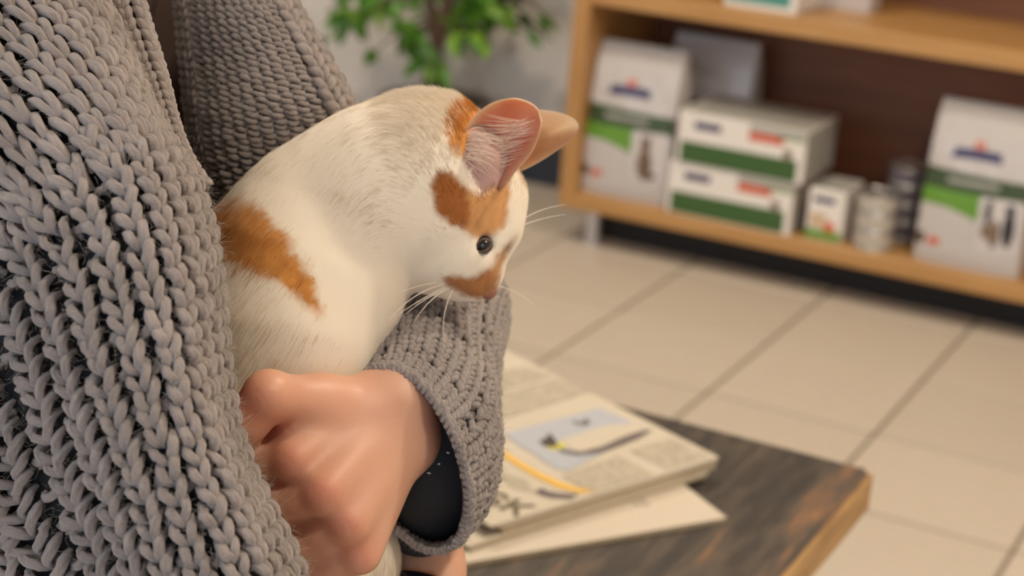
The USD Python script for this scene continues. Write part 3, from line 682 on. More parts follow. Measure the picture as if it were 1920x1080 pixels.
def ear(rows, inner, outer, rim, inside_faces_camera, thick=0.0013):
    P = loft(rows); nv, nu = P.shape[:2]
    n = np.cross(np.gradient(P, axis=1), np.gradient(P, axis=0)); n /= np.linalg.norm(n, axis=-1, keepdims=True) + 1e-12
    if (n.reshape(-1, 3).mean(0) @ FW) > 0: n = -n       # towards the viewer's side
    s = np.abs(np.linspace(-1, 1, nu))[None, :]; t = np.linspace(0, 1, nv)[:, None]
    edge = np.clip(np.maximum(s ** 6, t ** 8), 0, 1)
    th = thick * (1 - 0.85 * np.maximum(s ** 10, t ** 12))[..., None]
    A, Bk = P, P - n * th
    idx = np.arange(nu * nv).reshape(nv, nu); q = np.stack([idx[:-1, :-1], idx[1:, :-1], idx[1:, 1:], idx[:-1, 1:]], -1).reshape(-1, 4); N = nu * nv
    ring = np.r_[idx[:, 0], idx[-1, 1:], idx[-2::-1, -1], idx[0, -2:0:-1]]; r2 = np.roll(ring, -1)
    Q = np.vstack([q, q[:, ::-1] + N, np.stack([ring, ring + N, r2 + N, r2], -1)])
    V = np.vstack([A.reshape(-1, 3), Bk.reshape(-1, 3)])
    cf_, cb_ = (inner, outer) if inside_faces_camera else (outer, inner)
    e = edge[..., None]; w = 1 + 0.25 * (meshkit.fbm(P * 300, 3, 2)[..., None] - .5)
    C1 = (cf_(s * np.ones_like(t), t * np.ones_like(s)) * (1 - e) + rim * e) * w; C2 = (cb_(s * np.ones_like(t), t * np.ones_like(s)) * (1 - e) + rim * e) * w
    m = trimesh.Trimesh(V, np.vstack([Q[:, [0, 1, 2]], Q[:, [0, 2, 3]]]), process=False)
    m.fix_normals()
    obj('ear', (m.vertices - CB, m.faces), ear_skin, ct, True, col=np.vstack([C1.reshape(-1, 3), C2.reshape(-1, 3)]))
    return P, n


pink = lambda s, t: np.array([0.37, 0.165, 0.140]) * (1 - t[..., None]) * 0.9 + np.array([0.48, 0.195, 0.140]) * t[..., None]
orange = lambda s, t: np.array([.40, .155, .045]) * (1 - t[..., None]) + np.array([.60, .335, .200]) * t[..., None]
P1, n1 = ear([((864, 300, .938), (898, 362, .944), (956, 338, .934)), ((868, 256, .934), (912, 312, .952), (972, 316, .930)), ((898, 210, .938), (952, 258, .957), (998, 284, .934)), ((938, 188, .942), (988, 212, .953), (1012, 246, .939)), ((972, 188, .945), (1002, 202, .949), (1013, 224, .944))],
             pink, orange, np.array([0.62, 0.36, 0.25]), True)
P2, n2 = ear([((985, 205, .985), (972, 262, .964), (966, 325, .970)), ((1020, 206, .986), (1014, 252, .962), (1008, 306, .972)), ((1056, 213, .987), (1054, 243, .966), (1048, 280, .976)), ((1080, 226, .987), (1085, 240, .979), (1076, 258, .982))],
             pink, orange, np.array([0.64, 0.36, 0.25]), False)

# eyes, nose
for k, (c, r) in enumerate(((EYE_C, .0048), (EYE_F, .0045))):
    s = trimesh.creation.icosphere(3, r); s.apply_translation(c - CB); obj('eye', s, eye_mat, ct, True)
for pts_ in ([(893, 467, .0004), (897, 455, -.0003), (905, 449, -.0007), (914, 450, -.0001), (921, 456, .0010)], [(893, 467, .0004), (899, 472, -.0001), (908, 471, -.0003), (916, 465, .0002), (921, 456, .0010)]):
    lid = catmull([(a_, b_, DE + d_) for a_, b_, d_ in pts_], 14); obj('eyelid', tube(at(*lid.T) - CB, np.r_[.0004, np.full(12, .00075), .0003], 8), lid_mat, ct)
nz = nets(lambda p: field(p, [B((907, 543, .9515, .0030), (921, 545, .9535, .0030), .004), B((905, 548, .9508, .0025), (914, 553, .9518, .0024), .004), B((915, 541, .952, .0025), (917, 533, .9522, .0018), .004)]), at(912, 545, .952) - .011, at(912, 545, .952) + .011, 0.0008)
nm_ = trimesh.Trimesh(*nz, process=False)
if nm_.volume < 0: nm_.invert()
obj('nose', (nm_.vertices - CB, nm_.faces), nose_mat, ct, True)

# fur
def grow(name, mesh, N, seed, length, lift=0.17, keep=None, width=0.00016, colour=None, flow=None, cull=0.45):
    r = np.random.default_rng(seed); a = mesh.area_faces; f = r.choice(len(a), N, p=a / a.sum()); u = r.random((N, 2)); u = np.where(u.sum(1, keepdims=True) > 1, 1 - u, u)
    tri = mesh.triangles[f]; p = tri[:, 0] + u[:, :1] * (tri[:, 1] - tri[:, 0]) + u[:, 1:] * (tri[:, 2] - tri[:, 0]); n = mesh.face_normals[f]
    ok = ((EYE - p) / np.linalg.norm(EYE - p, axis=1)[:, None] * n).sum(1) > -cull
    if keep is not None: ok &= keep(p)
    p, n = p[ok], n[ok]; N = len(p)
    d = flow(p); d = d - (d * n).sum(1)[:, None] * n; d /= np.linalg.norm(d, axis=1)[:, None] + 1e-9
    g = r.normal(size=(N, 3)); clump = (np.stack([meshkit.fbm(p * 130 + k * 50, 2, k) for k in range(3)], -1) - 0.5) * 2
    d = d + 0.08 * g + 0.09 * clump + lift * n; d /= np.linalg.norm(d, axis=1)[:, None]
    L = (length(p) * r.uniform(0.6, 1.25, N))[:, None]
    t = np.linspace(0, 1, 5)[None, :, None]
    P = p[:, None] + d[:, None] * L[:, None] * t + (flow(p)[:, None] * 0.35 - 0.25 * n[:, None]) * L[:, None] * t ** 2 - n[:, None] * 0.0006
    w = width * np.array([1.0, 0.95, 0.8, 0.5, 0.12])[None] * r.uniform(0.7, 1.3, (N, 1))
    col = (coat(p, r) if colour is None else np.tile(colour, (N, 1))) * r.uniform(0.92, 1.06, (N, 1))
    curves(name, P - CB, w, fur_hair, ct, col)


NOSE, NAPE, HIP, NECK = at(915, 540, .955), at(800, 300, .95), at(420, 1050, .95), at(740, 300, .94)


def flow(p):
    hd = (p - NOSE) / (np.linalg.norm(p - NOSE, axis=1)[:, None] + 1e-9)
    q = pixel(p); b = at(q[:, 0] - 110, q[:, 1] + 170, q[:, 2]) - p; b /= np.linalg.norm(b, axis=1)[:, None]
    w = np.clip((q[:, 0] - 610) / 240, 0, 1)[:, None]; w = w * w * (3 - 2 * w)
    d = hd * w + b * (1 - w); return d / (np.linalg.norm(d, axis=1)[:, None] + 1e-9)


def hair_len(p):
    dn = np.linalg.norm(p - NOSE, axis=1); return np.clip(0.0008 + dn * 0.062, 0.0014, 0.0105)


EAR_HOLE = Polygon([(866, 296), (878, 250), (905, 210), (950, 190), (1005, 215), (1008, 250), (985, 300), (955, 346), (905, 366), (888, 345)])


def not_eye(p):
    q = pixel(p); k = ((q[:, 0] - 907) / 15) ** 2 + ((q[:, 1] - 460) / 12) ** 2 > 1
    k &= ~(contains_xy(EAR_HOLE, q[:, 0], q[:, 1]) & (q[:, 2] < .958))
    return k & not_near(p)


def not_near(p): return (np.linalg.norm(p - EYE_C, axis=1) > .0072) & (np.linalg.norm(p - EYE_F, axis=1) > .0062) & (np.linalg.norm(p - at(912, 546, .951), axis=1) > .0062) & (pixel(p)[:, 1] < 1250)


grow('fur', cm, 430000, 5, hair_len, keep=not_eye, flow=flow)
# tufts inside the near ear and along the far ear's edge
re_ = np.random.default_rng(8)
k = 130; i = re_.integers(2, 12, k); j = re_.integers(1, 9, k); p0 = P1[i, j]; p1 = P1[np.minimum(i + 5, 20), np.minimum(j + re_.integers(6, 11, k), 20)]
t = np.linspace(0, 1, 6)[None, :, None]; e = p0[:, None] * (1 - t) + p1[:, None] * t + n1[i, j][:, None] * (0.0005 + 0.006 * np.sin(np.pi * t * .8)) + re_.normal(size=(k, 1, 3)) * 0.0015 * t
k2 = 90; a_ = re_.uniform(0, 1, k2); s_ = np.stack([868 + 14 * a_ + re_.normal(0, 3, k2), 300 - 55 * a_ + re_.normal(0, 4, k2), .931 + .004 * a_], -1); f_ = s_ + np.stack([re_.uniform(28, 75, k2), re_.uniform(5, 45, k2), .001 + 0 * a_], -1); m_ = (s_ + f_) / 2 + np.stack([4 + 0 * a_, -10 + re_.normal(0, 5, k2), -.006 + 0 * a_], -1)
tt = np.linspace(0, 1, 6)[None, :, None]; q_ = s_[:, None] * (1 - tt) ** 2 + 2 * m_[:, None] * tt * (1 - tt) + f_[:, None] * tt ** 2; e = np.vstack([e, at(q_[..., 0], q_[..., 1], q_[..., 2])]); k += k2
curves('ear_tufts', e - CB, 0.00028 * np.array([.6, 1, 1, .8, .5, .15])[None] * np.ones((k, 1)), fur_hair, ct, np.tile(np.array([0.80, 0.66, 0.56]), (k, 1)))
ws = []
for a, b, c in (((838, 527, .945), (795, 534, .935), (750, 548, .925)), ((840, 531, .945), (788, 550, .930), (732, 598, .915)), ((842, 535, .945), (790, 562, .930), (738, 596, .920)), ((846, 537, .945), (812, 560, .932), (772, 612, .925)),
                ((852, 540, .945), (838, 570, .938), (834, 640, .935)), ((848, 538, .945), (800, 560, .930), (760, 590, .922)), ((968, 420, .962), (1010, 396, .965), (1062, 384, .97)), ((962, 430, .962), (1010, 412, .965), (1060, 402, .97)),
                ((930, 535, .957), (960, 545, .975), (1000, 570, .99))):
    ws.append(at(*catmull([a, b, c], 9).T))
curves('whiskers', np.array(ws) - CB, np.linspace(0.00062, 0.00016, 9)[None] * np.ones((len(ws), 1)), fur_hair, ct, np.tile(np.array([0.85, 0.78, 0.70]), (len(ws), 1)))

# ------------------------------------------------------------------ the person
yarn = usdkit.material(stage, '/World/Looks/wool_yarn', {
    'u': ('uvmap', {}), 'm': ('mapping', {'scale': (26, 3.5, 1)}), 'n': ('noise_texture', {'scale': 1.0, 'detail': 4.0, 'roughness': 0.7}), 'g': ('geometry', {}), 'k': ('noise_texture', {'scale': 900.0, 'detail': 3.0}),
    'c': ('noise_texture', {'scale': 30.0, 'detail': 3.0}), 'r': ('rgb_ramp', {'ramp': [(0.30, (0.300, 0.242, 0.215)), (0.70, (0.420, 0.345, 0.308))]}), 'x': ('mix_color', {'blend_type': 'multiply', 'fac': 0.55}), 'f': ('rgb_ramp', {'ramp': [(0.3, (0.45, 0.43, 0.43)), (0.6, (1, 1, 1))]}),
    'b': ('bump', {'strength': 0.9, 'distance': 0.0014}), 'b2': ('bump', {'strength': 0.5, 'distance': 0.0006}), 'p': ('principled_bsdf', {'roughness': 0.95, 'specular_ior_level': 0.12, 'sheen_weight': 0.35, 'sheen_roughness': 0.6})},
    [('u.UV', 'm.vector'), ('m.vector', 'n.vector'), ('g.position', 'k.vector'), ('g.position', 'c.vector'), ('c.fac', 'r.fac'), ('r.color', 'x.a'), ('n.fac', 'f.fac'), ('f.color', 'x.b'), ('x.result', 'p.base_color'),
     ('n.fac', 'b.height'), ('k.fac', 'b2.height'), ('b.normal', 'b2.normal'), ('b2.normal', 'p.normal')], surface='p.BSDF')
yarn_under = M('wool_ground', (0.215, 0.178, 0.158), 0.95, bump=0.5, scale=500, dist=0.001, noise=0.3)
shirt = M('black_shirt', (0.010, 0.010, 0.013), 0.85); jeans = M('black_jeans', (0.014, 0.014, 0.017), 0.8, bump=0.2, scale=900); fleck = M('white_fleck', (0.7, 0.7, 0.7), 0.7)
brown_top = M('dark_brown_top', (0.060, 0.032, 0.022), 0.9)
skin = usdkit.material(stage, '/World/Looks/skin', {'a': ('attribute', {'attribute': 'displayColor'}), 'g': ('geometry', {}), 'n': ('noise_texture', {'scale': 900.0, 'detail': 3.0}), 'v': ('voronoi_texture', {'scale': 1400.0}), 'b': ('bump', {'strength': 0.10, 'distance': 0.0004}),
    'p': ('principled_bsdf', {'roughness': 0.47, 'specular_ior_level': 0.4, 'subsurface_weight': 0.35, 'subsurface_scale': 0.004, 'subsurface_radius': (1.0, 0.35, 0.18)})},
    [('a.color', 'p.base_color'), ('g.position', 'n.vector'), ('g.position', 'v.vector'), ('v.distance', 'b.height'), ('b.normal', 'p.normal')], surface='p.BSDF')
hair_brown = M('brown_hair', (0.06, 0.032, 0.018), 0.5); nail_mat = M('bracelet_black', (0.008, 0.007, 0.011), 0.22)

PB = at(180, 1500, 1.0); PB = np.array([PB[0], PB[1], 0.0])
person = thing('person', 'seated person in chunky grey knit cardigan cradling a cat', 'person', PB)

# skeleton, in metres
N_, F_ = at(-200, -60, .90), at(285, -190, 1.12)
mid = (N_ + F_) / 2; left = (F_ - N_) * (1, 1, 0); left /= np.linalg.norm(left); face = np.array([left[1], -left[0], 0.0]); Z = np.array([0, 0, 1.0])
pel = mid - face * 0.05; pel = np.array([pel[0], pel[1], 0.54]); neck = mid + Z * 0.07 - face * 0.01; head = neck + Z * 0.17 + face * 0.03
E_N = at(225, 1270, .865); E_F = at(720, 600, 1.16)
W_F = at(760, 792, .916)
W_N, H_N = at(755, 1230, .965), at(805, 985, 1.01)
hipR, hipL = pel - left * .09, pel + left * .09; kneeR, kneeL = hipR + face * .40 + Z * .01, hipL + face * .40 + Z * .01
footR, footL = kneeR + face * .05 - Z * (kneeR[2] - .07), kneeL + face * .05 - Z * (kneeL[2] - .07)
bn = lambda a, b, ra, rb, k=0.03: (a, b, ra, rb, k)
TA, TB = at(185, -60, 1.115), at(-90, -20, .985); PA, PB2 = pel + left * .07, pel - left * .07
TORSO = [bn(PA + Z * .02, TA, .100, .086, .05), bn(PB2 + Z * .02, TB, .100, .082, .05), bn(pel + Z * .02, mid - Z * .12 - face * .08, .105, .09, .05), bn(N_ - Z * .01 + left * .02, F_ - Z * .01 - left * .02, .045, .045, .06)]
ARMS = [bn(N_, E_N, .042, .034), bn(E_N, W_N, .034, .026), bn(F_, E_F, .036, .033), bn(E_F, W_F + FW * .06, .033, .026)]
LEGS = [bn(hipR, kneeR, .080, .056), bn(hipL, kneeL, .080, .056), bn(kneeR, footR, .054, .036), bn(kneeL, footL, .054, .036), bn(footR, footR + face * .14 - Z * .03, .036, .030), bn(footL, footL + face * .14 - Z * .03, .036, .030)]
HEAD = [bn(neck - Z * .05, neck + Z * .06 + face * .01, .052, .048), bn(head + Z * .03, head + Z * .0 + face * .01, .082, .078), bn(head + face * .03 - Z * .06, head + face * .05 - Z * .075, .052, .036), bn(head + face * .095 - Z * .005, head + face * .108 - Z * .025, .008, .012, .02),
        bn(head + left * .075 - Z * .01, head + left * .078 - Z * .03, .012, .009, .01), bn(head - left * .075 - Z * .01, head - left * .078 - Z * .03, .012, .009, .01)]
BODY = TORSO + ARMS + LEGS + HEAD
lo = np.min([np.minimum(a, b) - max(ra, rb) for a, b, ra, rb, k in BODY], 0) - .02; hi = np.max([np.maximum(a, b) + max(ra, rb) for a, b, ra, rb, k in BODY], 0) + .02
cv1, cf1 = nets(lambda p: field(p, BODY), lo, hi, 0.012)

# the left hand: wrist, four metacarpals, four fingers and the thumb, closing round the cat towards the near sleeve
HB = lambda a, b, k=0.010: B(a, b, k)
MC = [(552, 862, .8760, .0116), (610, 922, .8715, .0118), (655, 980, .8760, .0112), (676, 1038, .8850, .0102)]
HAND = [HB((742, 752, .915, .0172), (750, 826, .918, .0172)), HB((742, 752, .915, .0172), (830, 700, 1.02, .022), .010), HB((750, 826, .918, .0172), (850, 780, 1.02, .024), .010)]
for (mx, my, md, mr), (cx, cy) in zip(MC, ((712, 762), (726, 784), (738, 806), (746, 830))):
    HAND.append(HB((cx, cy, .914, .0148), (mx, my, md, mr), .007))
HAND += [HB((690, 800, .912, .0150), (640, 880, .900, .0125), .012), HB((715, 850, .916, .0130), (680, 940, .907, .0110), .012)]     # the body of the palm
PH = [[(462, 876, .886, .0098), (385, 899, .905, .0088), (330, 929, .93, .0078)], [(520, 947, .882, .0101), (438, 977, .905, .0090), (390, 1001, .935, .0078)],
      [(565, 1016, .887, .0097), (492, 1048, .910, .0085), (450, 1072, .935, .0074)], [(598, 1078, .896, .0086), (540, 1112, .918, .0074), (510, 1130, .935, .0064)]]
for (mx, my, md, mr), ph in zip(MC, PH):
    pts = [(mx, my, md + .001, mr * .84)] + ph
    for a, b in zip(pts[:-1], pts[1:]): HAND.append(HB(a, b, .0028))
HAND += [HB((712, 764, .914, .0160), (600, 756, .893, .0128), .010), HB((600, 756, .893, .0128), (503, 741, .868, .0112), .010), HB((503, 741, .868, .0113), (462, 790, .871, .0098), .006), HB((462, 790, .871, .0098), (425, 868, .884, .0078), .006)]
for a_, b_ in (((585, 895), (450, 922)), ((610, 960), (480, 1008)), ((625, 1025), (540, 1073))): HAND.append(HB((*a_, .891, .0105), (*b_, .902, .0105), .008))
HAND += [HB((610, 800, .908, .012), (480, 822, .896, .0095), .008), HB((640, 1000, .894, .011), (530, 1050, .903, .010), .008)]
HAND.append(HB((600, 795, .898, .0125), (552, 812, .889, .0105), .008))
# right wrist and hand, reaching under the cat
HAND2 = [HB((600, 1360, .93, .030), (765, 1200, .970, .0240)), HB((765, 1200, .970, .0240), (790, 1070, .997, .0225)), HB((790, 1070, .997, .0225), (800, 980, 1.025, .020))]
for q in range(4): HAND2 += [HB((800, 1000 + q * 3, 1.0, .014), (790 - 22 * q, 930 + q * 12, 1.022, .0095), .008), HB((790 - 22 * q, 930 + q * 12, 1.022, .009), (750 - 22 * q, 900 + q * 14, 1.025, .008), .006)]
HAND2 += [HB((800, 1010, .995, .012), (838, 960, 1.0, .010), .008), HB((838, 960, 1.0, .010), (840, 915, 1.008, .008), .005)]


def hand_field(p):
    f = field(p, HAND[:-1 * 0 or None])
    return f


def hand_mesh(bones, h, it=8):
    lo = np.min([np.minimum(a, b) - max(ra, rb) for a, b, ra, rb, k in bones], 0) - .005; hi = np.max([np.maximum(a, b) + max(ra, rb) for a, b, ra, rb, k in bones], 0) + .005
    m = trimesh.Trimesh(*nets(lambda p: field(p, bones), lo, hi, h), process=False)
    if m.volume < 0: m.invert()
    taubin(m, it); return m


hm = hand_mesh(HAND, 0.0017); hm2 = hand_mesh(HAND2, 0.0028, 4)


def skin_col(v):
    c = np.tile(np.array([0.545, 0.290, 0.190]), (len(v), 1)); red = np.array([0.50, 0.170, 0.105])
    w = np.zeros(len(v))
    for (mx, my, md, mr) in MC: w = np.maximum(w, 0.62 * np.exp(-(np.linalg.norm(v - at(mx, my, md - mr), axis=1) / .0105) ** 2))
    for ph in PH: w = np.maximum(w, 0.5 * np.exp(-(np.linalg.norm(v - at(*ph[0][:3]), axis=1) / .016) ** 2))
    w = np.maximum(w, 0.55 * np.exp(-(np.linalg.norm(v - at(480, 770, .868), axis=1) / .016) ** 2))
    w = np.clip(w + 0.25 * (meshkit.fbm(v * 70, 3, 4) - 0.5), 0, 1)[:, None]
    return c * (1 - w) + red * w


V = np.vstack([cv1, hm.vertices, hm2.vertices]); Fc = np.vstack([cf1, hm.faces + len(cv1), hm2.faces + len(cv1) + len(hm.vertices)])
t0 = trimesh.Trimesh(cv1, cf1, process=False)
if t0.volume < 0: Fc[:len(cf1)] = Fc[:len(cf1), ::-1]
obj('body', (V - PB, Fc), skin, person, True, col=skin_col(V))


def garment(name, bones, grow_, h, mat, cut=None):
    bones = [(a, b, ra + grow_, rb + grow_, k) for a, b, ra, rb, k in bones]
    lo = np.min([np.minimum(a, b) - max(ra, rb) for a, b, ra, rb, k in bones], 0) - .02; hi = np.max([np.maximum(a, b) + max(ra, rb) for a, b, ra, rb, k in bones], 0) + .02
    f = (lambda p: field(p, bones)) if cut is None else (lambda p: np.maximum(field(p, bones), cut(p)))
    m = trimesh.Trimesh(*nets(f, lo, hi, h), process=False)
    if m.volume < 0: m.invert()
    return obj(name, (m.vertices - PB, m.faces), mat, person, True)


garment('jeans', LEGS[:4] + [bn(hipR + Z * .05, hipL + Z * .05, .10, .10)], .010, .012, jeans)
garment('shoe', LEGS[4:5], .012, .008, nail_mat); garment('shoe', LEGS[5:6], .012, .008, nail_mat)
wool_back = M('wool_back', (0.37, 0.315, 0.268), 0.95, noise=0.4, scale=260, bump=0.9, dist=0.004)
garment('upper_sleeve', [ARMS[2]], .007, .008, wool_back)
garment('cardigan_back', TORSO + [bn(N_, N_ * .6 + E_N * .4, .046, .044)], .017, .010, wool_back, cut=lambda p: (p - (TA + TB) / 2) @ face - .015)
top_p = garment('brown_top', TORSO, .006, .012, brown_top)
garment('undershirt_sleeve', [ARMS[0], bn(E_N, (E_N * .35 + W_N * .65), .035, .030)], .006, .010, shirt)
garment('undershirt_cuff', [B((793, 772, .953, .026), (812, 690, 1.05, .022)), B((800, 872, .953, .025), (818, 735, 1.05, .022)), B((793, 772, .953, .026), (800, 872, .953, .025)), B((800, 872, .953, .025), (788, 960, .972, .024))], .0, .004, shirt)
hs = trimesh.creation.icosphere(4, 1.0); hv = hs.vertices.copy(); hp = head + Z * .045 - face * .012 + hv * np.array([.094, .094, .088])
hp = hp + ((hv @ face) < 0.25)[:, None] * np.minimum(0, hv @ Z)[:, None] * Z * .16; keep = ~((hs.vertices @ face > 0.30) & (hs.vertices @ Z < 0.30)); hp = hp + 0.004 * (meshkit.noise(hp * 90)[:, None] - .5)
hf = hs.faces[keep[hs.faces].all(1)]; obj('hair', (hp - PB, hf), hair_brown, person, True)
for k in (-1, 1):
    e = trimesh.creation.icosphere(2, .0115); e.apply_translation(head + face * .078 + left * .032 * k + Z * .003 - PB); obj('eye', e, M('person_eye', (.5, .45, .4), .2) if k < 0 else '/World/Looks/person_eye', person, True)
ax = at(790, 1070, .997) - at(765, 1200, .970); ax /= np.linalg.norm(ax); ba = np.cross(ax, Z); ba /= np.linalg.norm(ba); bb = np.cross(ax, ba)
th = np.linspace(0, 2 * np.pi, 49); ringp = at(776, 1150, .982) + .0262 * (np.cos(th)[:, None] * ba + np.sin(th)[:, None] * bb)
rings = [ringp + ax * s for s in (-.006, -.003, 0, .003, .006)]
obj('bracelet', cat_mesh([tube(r_, 0.0042, 12) for r_ in rings]).apply_translation(-PB), nail_mat, person, True, label='black bracelet')


# ---- knitted cloth: a smooth sheet in space, and yarn loops laid over it
class Sheet:
    def __init__(self, grid, flip=False, off=0.0):
        """grid[u][v] = (px, py, depth)"""
        G = np.array(grid, float); W = at(G[..., 0], G[..., 1], G[..., 2]); self.nu, self.nv = W.shape[:2]
        ku, kv = min(3, self.nu - 1), min(3, self.nv - 1)
        self.s = [RectBivariateSpline(np.arange(self.nu), np.arange(self.nv), W[..., k], kx=ku, ky=kv) for k in range(3)]
        self.sign = 1; u, v = np.array([(self.nu - 1) * .45]), np.array([(self.nv - 1) * .5])
        n = self.normal(u, v)[0]
        if n @ (EYE - self.pos(u, v)[0]) < 0: self.sign = -1
        if flip: self.sign *= -1

    def pos(self, u, v): return np.stack([s.ev(u, v) for s in self.s], -1)

    def d(self, u, v, a, b): return np.stack([s.ev(u, v, dx=a, dy=b) for s in self.s], -1)

    def normal(self, u, v):
        n = np.cross(self.d(u, v, 1, 0), self.d(u, v, 0, 1)) * self.sign; return n / (np.linalg.norm(n, axis=-1, keepdims=True) + 1e-12)

    def mesh(self, off=0.0, n=(60, 90), u0=0.0, u1=None, v0=0.0, v1=None):
        u, v = np.meshgrid(np.linspace(u0, self.nu - 1 if u1 is None else u1, n[0]), np.linspace(v0, self.nv - 1 if v1 is None else v1, n[1]), indexing='ij')
        P = self.pos(u, v) + self.normal(u, v) * off; i = np.arange(n[0] * n[1]).reshape(n)
        q = np.stack([i[:-1, :-1], i[1:, :-1], i[1:, 1:], i[:-1, 1:]], -1).reshape(-1, 4)
        F = np.vstack([q[:, [0, 1, 2]], q[:, [0, 2, 3]]])
        return P.reshape(-1, 3), F if self.sign > 0 else F[:, ::-1]


def resample(tmpl, n):
    t = np.array(tmpl, float); return catmull(t, n)


def loops(sheet, cu, cv, du, dv, tmpl, n=9, jitter=0.05, rng=None, hscale=1.0):
    """Lay the yarn path tmpl (across, along, height) over the sheet at cells (cu, cv) of size (du, dv) -> (N, n, 3)."""
    T = resample(tmpl, n) * (1, -1, 1) + (0, .6, 0); N = len(cu)
    J = rng.normal(size=(N, n, 3)) * np.array([0.35, 0.35, 0.5]) * jitter; J = (J + np.roll(J, 1, 1) + np.roll(J, -1, 1)) / 2 + rng.normal(size=(N, 1, 3)) * jitter * 0.5
    u = cu[:, None] + (T[None, :, 0] + J[..., 0]) * np.broadcast_to(du, cu.shape)[:, None]; v = cv[:, None] + (T[None, :, 1] + J[..., 1]) * np.broadcast_to(dv, cv.shape)[:, None]
    u = np.clip(u, 0, sheet.nu - 1); v = np.clip(v, 0, sheet.nv - 1)
    h = (T[None, :, 2] + J[..., 2] * 0.006) * hscale
    return sheet.pos(u, v) + sheet.normal(u, v) * h[..., None]


def knit(name, parent, groups, sides=14, plies=4, scallop=0.26, twist=1.8):
    """groups: list of (paths, radius)."""
    vs, fs, us, n = [], [], [], 0
    for P, R in groups:
        R = np.broadcast_to(R, P.shape[:2]) * (1 + (rk.uniform(-.13, .13, (len(P), 1)) if len(P) > 5 else 0))
        (v, f), uv = tubes(P, R, sides, scallop, plies, twist); vs.append(v); fs.append(f + n); us.append(uv); n += len(v)
    v = np.vstack(vs) - PB; return tag(obj(name, (v, np.vstack(fs)), yarn, parent, True, uv=np.vstack(us)), kind='stuff')


fat = lambda r, n=9: r * np.array([0.62, 0.85, 1.0, 1.06, 1.08, 1.06, 1.0, 0.85, 0.62])[:n]
rk = np.random.default_rng(33)

# near sleeve and shoulder
SU = [[(-640, 420), (-520, 500), (-400, 590), (-270, 680), (-230, 780), (-190, 900), (-150, 1030), (-120, 1170), (-90, 1320), (-60.0, 1470)],
      [(-560, 260), (-420, 350), (-290, 450), (-140, 550), (-40, 670), (20, 810), (70, 950), (120, 1100), (180, 1260), (228.0, 1410)],
      [(-430, 120), (-290, 220), (-150, 330), (0, 440), (85, 570), (140, 720), (185, 870), (235, 1020), (290, 1180), (334.0, 1330)],
      [(-300, 0), (-160, 110), (-20, 220), (110, 350), (190, 480), (240, 640), (280, 800), (330, 960), (390, 1120), (438.0, 1270)],
      [(-150, -80), (0, 40), (110, 150), (218, 270), (282, 400), (322, 560), (352, 730), (410, 900), (471, 1060), (520, 1210)],
      [(12, -110), (122, 0), (208, 120), (274, 240), (332, 370), (372, 530), (387, 700), (433, 868), (500, 1030), (543, 1180)],
      [(124, -130), (183, 0), (239, 120), (292, 240), (362, 362), (396, 510), (413, 690), (448, 850), (526, 1010), (576, 1160)],
      [(120, -130), (176, 0), (231, 120), (283, 240), (350, 366), (380, 510), (395, 695), (428, 860), (504, 1025), (552, 1175)],
      [(40, -130), (90, 20), (142, 150), (190, 270), (246, 400), (276, 540), (291, 720), (326, 880), (401, 1050), (449, 1200)]]
SD = [.86, .80, .765, .75, .755, .775, .805, .835, .855]; RD = [.075, .06, .045, .025, .008, 0, 0, .002, .004, .01]
SG = [[(x, y, SD[i] + RD[j]) for j, (x, y) in enumerate(c)] for i, c in enumerate(SU)]
SG = [[(2 * c[0][0] - c[1][0] + .0 * i, 2 * c[0][1] - c[1][1], c[0][2] + .055)] + c for i, c in enumerate(SG)]                    # on over the shoulder
SG = [[(x + 190, y - 40, d + .20) for x, y, d in SG[0]], [(x - 10, y - 10, d + .11) for x, y, d in SG[0]]] + SG                     # and round the back of the arm
near = Sheet(SG)
cg = obj('cardigan', (near.mesh(-0.0062, (84, 110))[0] - PB, near.mesh(-0.0062, (84, 110))[1]), shirt, person, True)
DU, DV = 0.545, 0.222
cu, cv_ = np.meshgrid(np.r_[np.arange(.10, 2.80, .29), np.arange(2.92, 10.0, DU)], np.arange(1.12, 9.75, DV), indexing='ij'); row = np.broadcast_to(np.arange(cu.shape[1])[None], cu.shape)
cu = cu + 0.05 * np.sin(cv_ * 2.1 + cu); colid = np.broadcast_to(np.arange(cu.shape[0])[:, None], cu.shape)
cu, cv_, row, colid = cu.ravel(), cv_.ravel(), row.ravel(), colid.ravel()
legL = [(-0.02, -0.28, -.0030), (-0.07, -0.02, .0010), (-0.15, 0.30, .0034), (-0.225, 0.62, .0036), (-0.265, 0.95, .0012), (-0.265, 1.18, -.0034)]
legR = [(-a, b, c) for a, b, c in legL]
bar = [(0.30, 0.62, -.0052), (0.38, 0.42, -.0030), (0.50, 0.30, -.0020), (0.62, 0.42, -.0030), (0.70, 0.62, -.0052)]
bar2 = [(0.28, 0.10, -.0060), (0.38, 0.25, -.0042), (0.50, 0.34, -.0034), (0.62, 0.25, -.0042), (0.72, 0.10, -.0060)]
wdu = np.where(cu < 2.85, .36, DU)
low = cv_ > 3.75 + 0.12 * np.sin(cu * 5); cu, cv_, row, colid, wdu = cu[low], cv_[low], row[low], colid[low], wdu[low]
b_on = (row + colid) % 2 == 0
D1, D2 = 0.325, 0.30
su, sv = np.meshgrid(np.arange(0.1, 8.9, D1), np.arange(0.05, 4.0, D2), indexing='ij'); sv = sv + (np.arange(su.shape[0]) % 2)[:, None] * D2 * .5; su, sv = su.ravel(), sv.ravel()
bs = rk.random(len(su)) < .62
longL = [(-0.04, -0.30, -.0032), (-0.10, -0.02, .0008), (-0.18, 0.30, .0030), (-0.25, 0.62, .0030), (-0.30, 0.95, .0008), (-0.30, 1.22, -.0032)]; longR = [(-a, b, c) for a, b, c in longL]
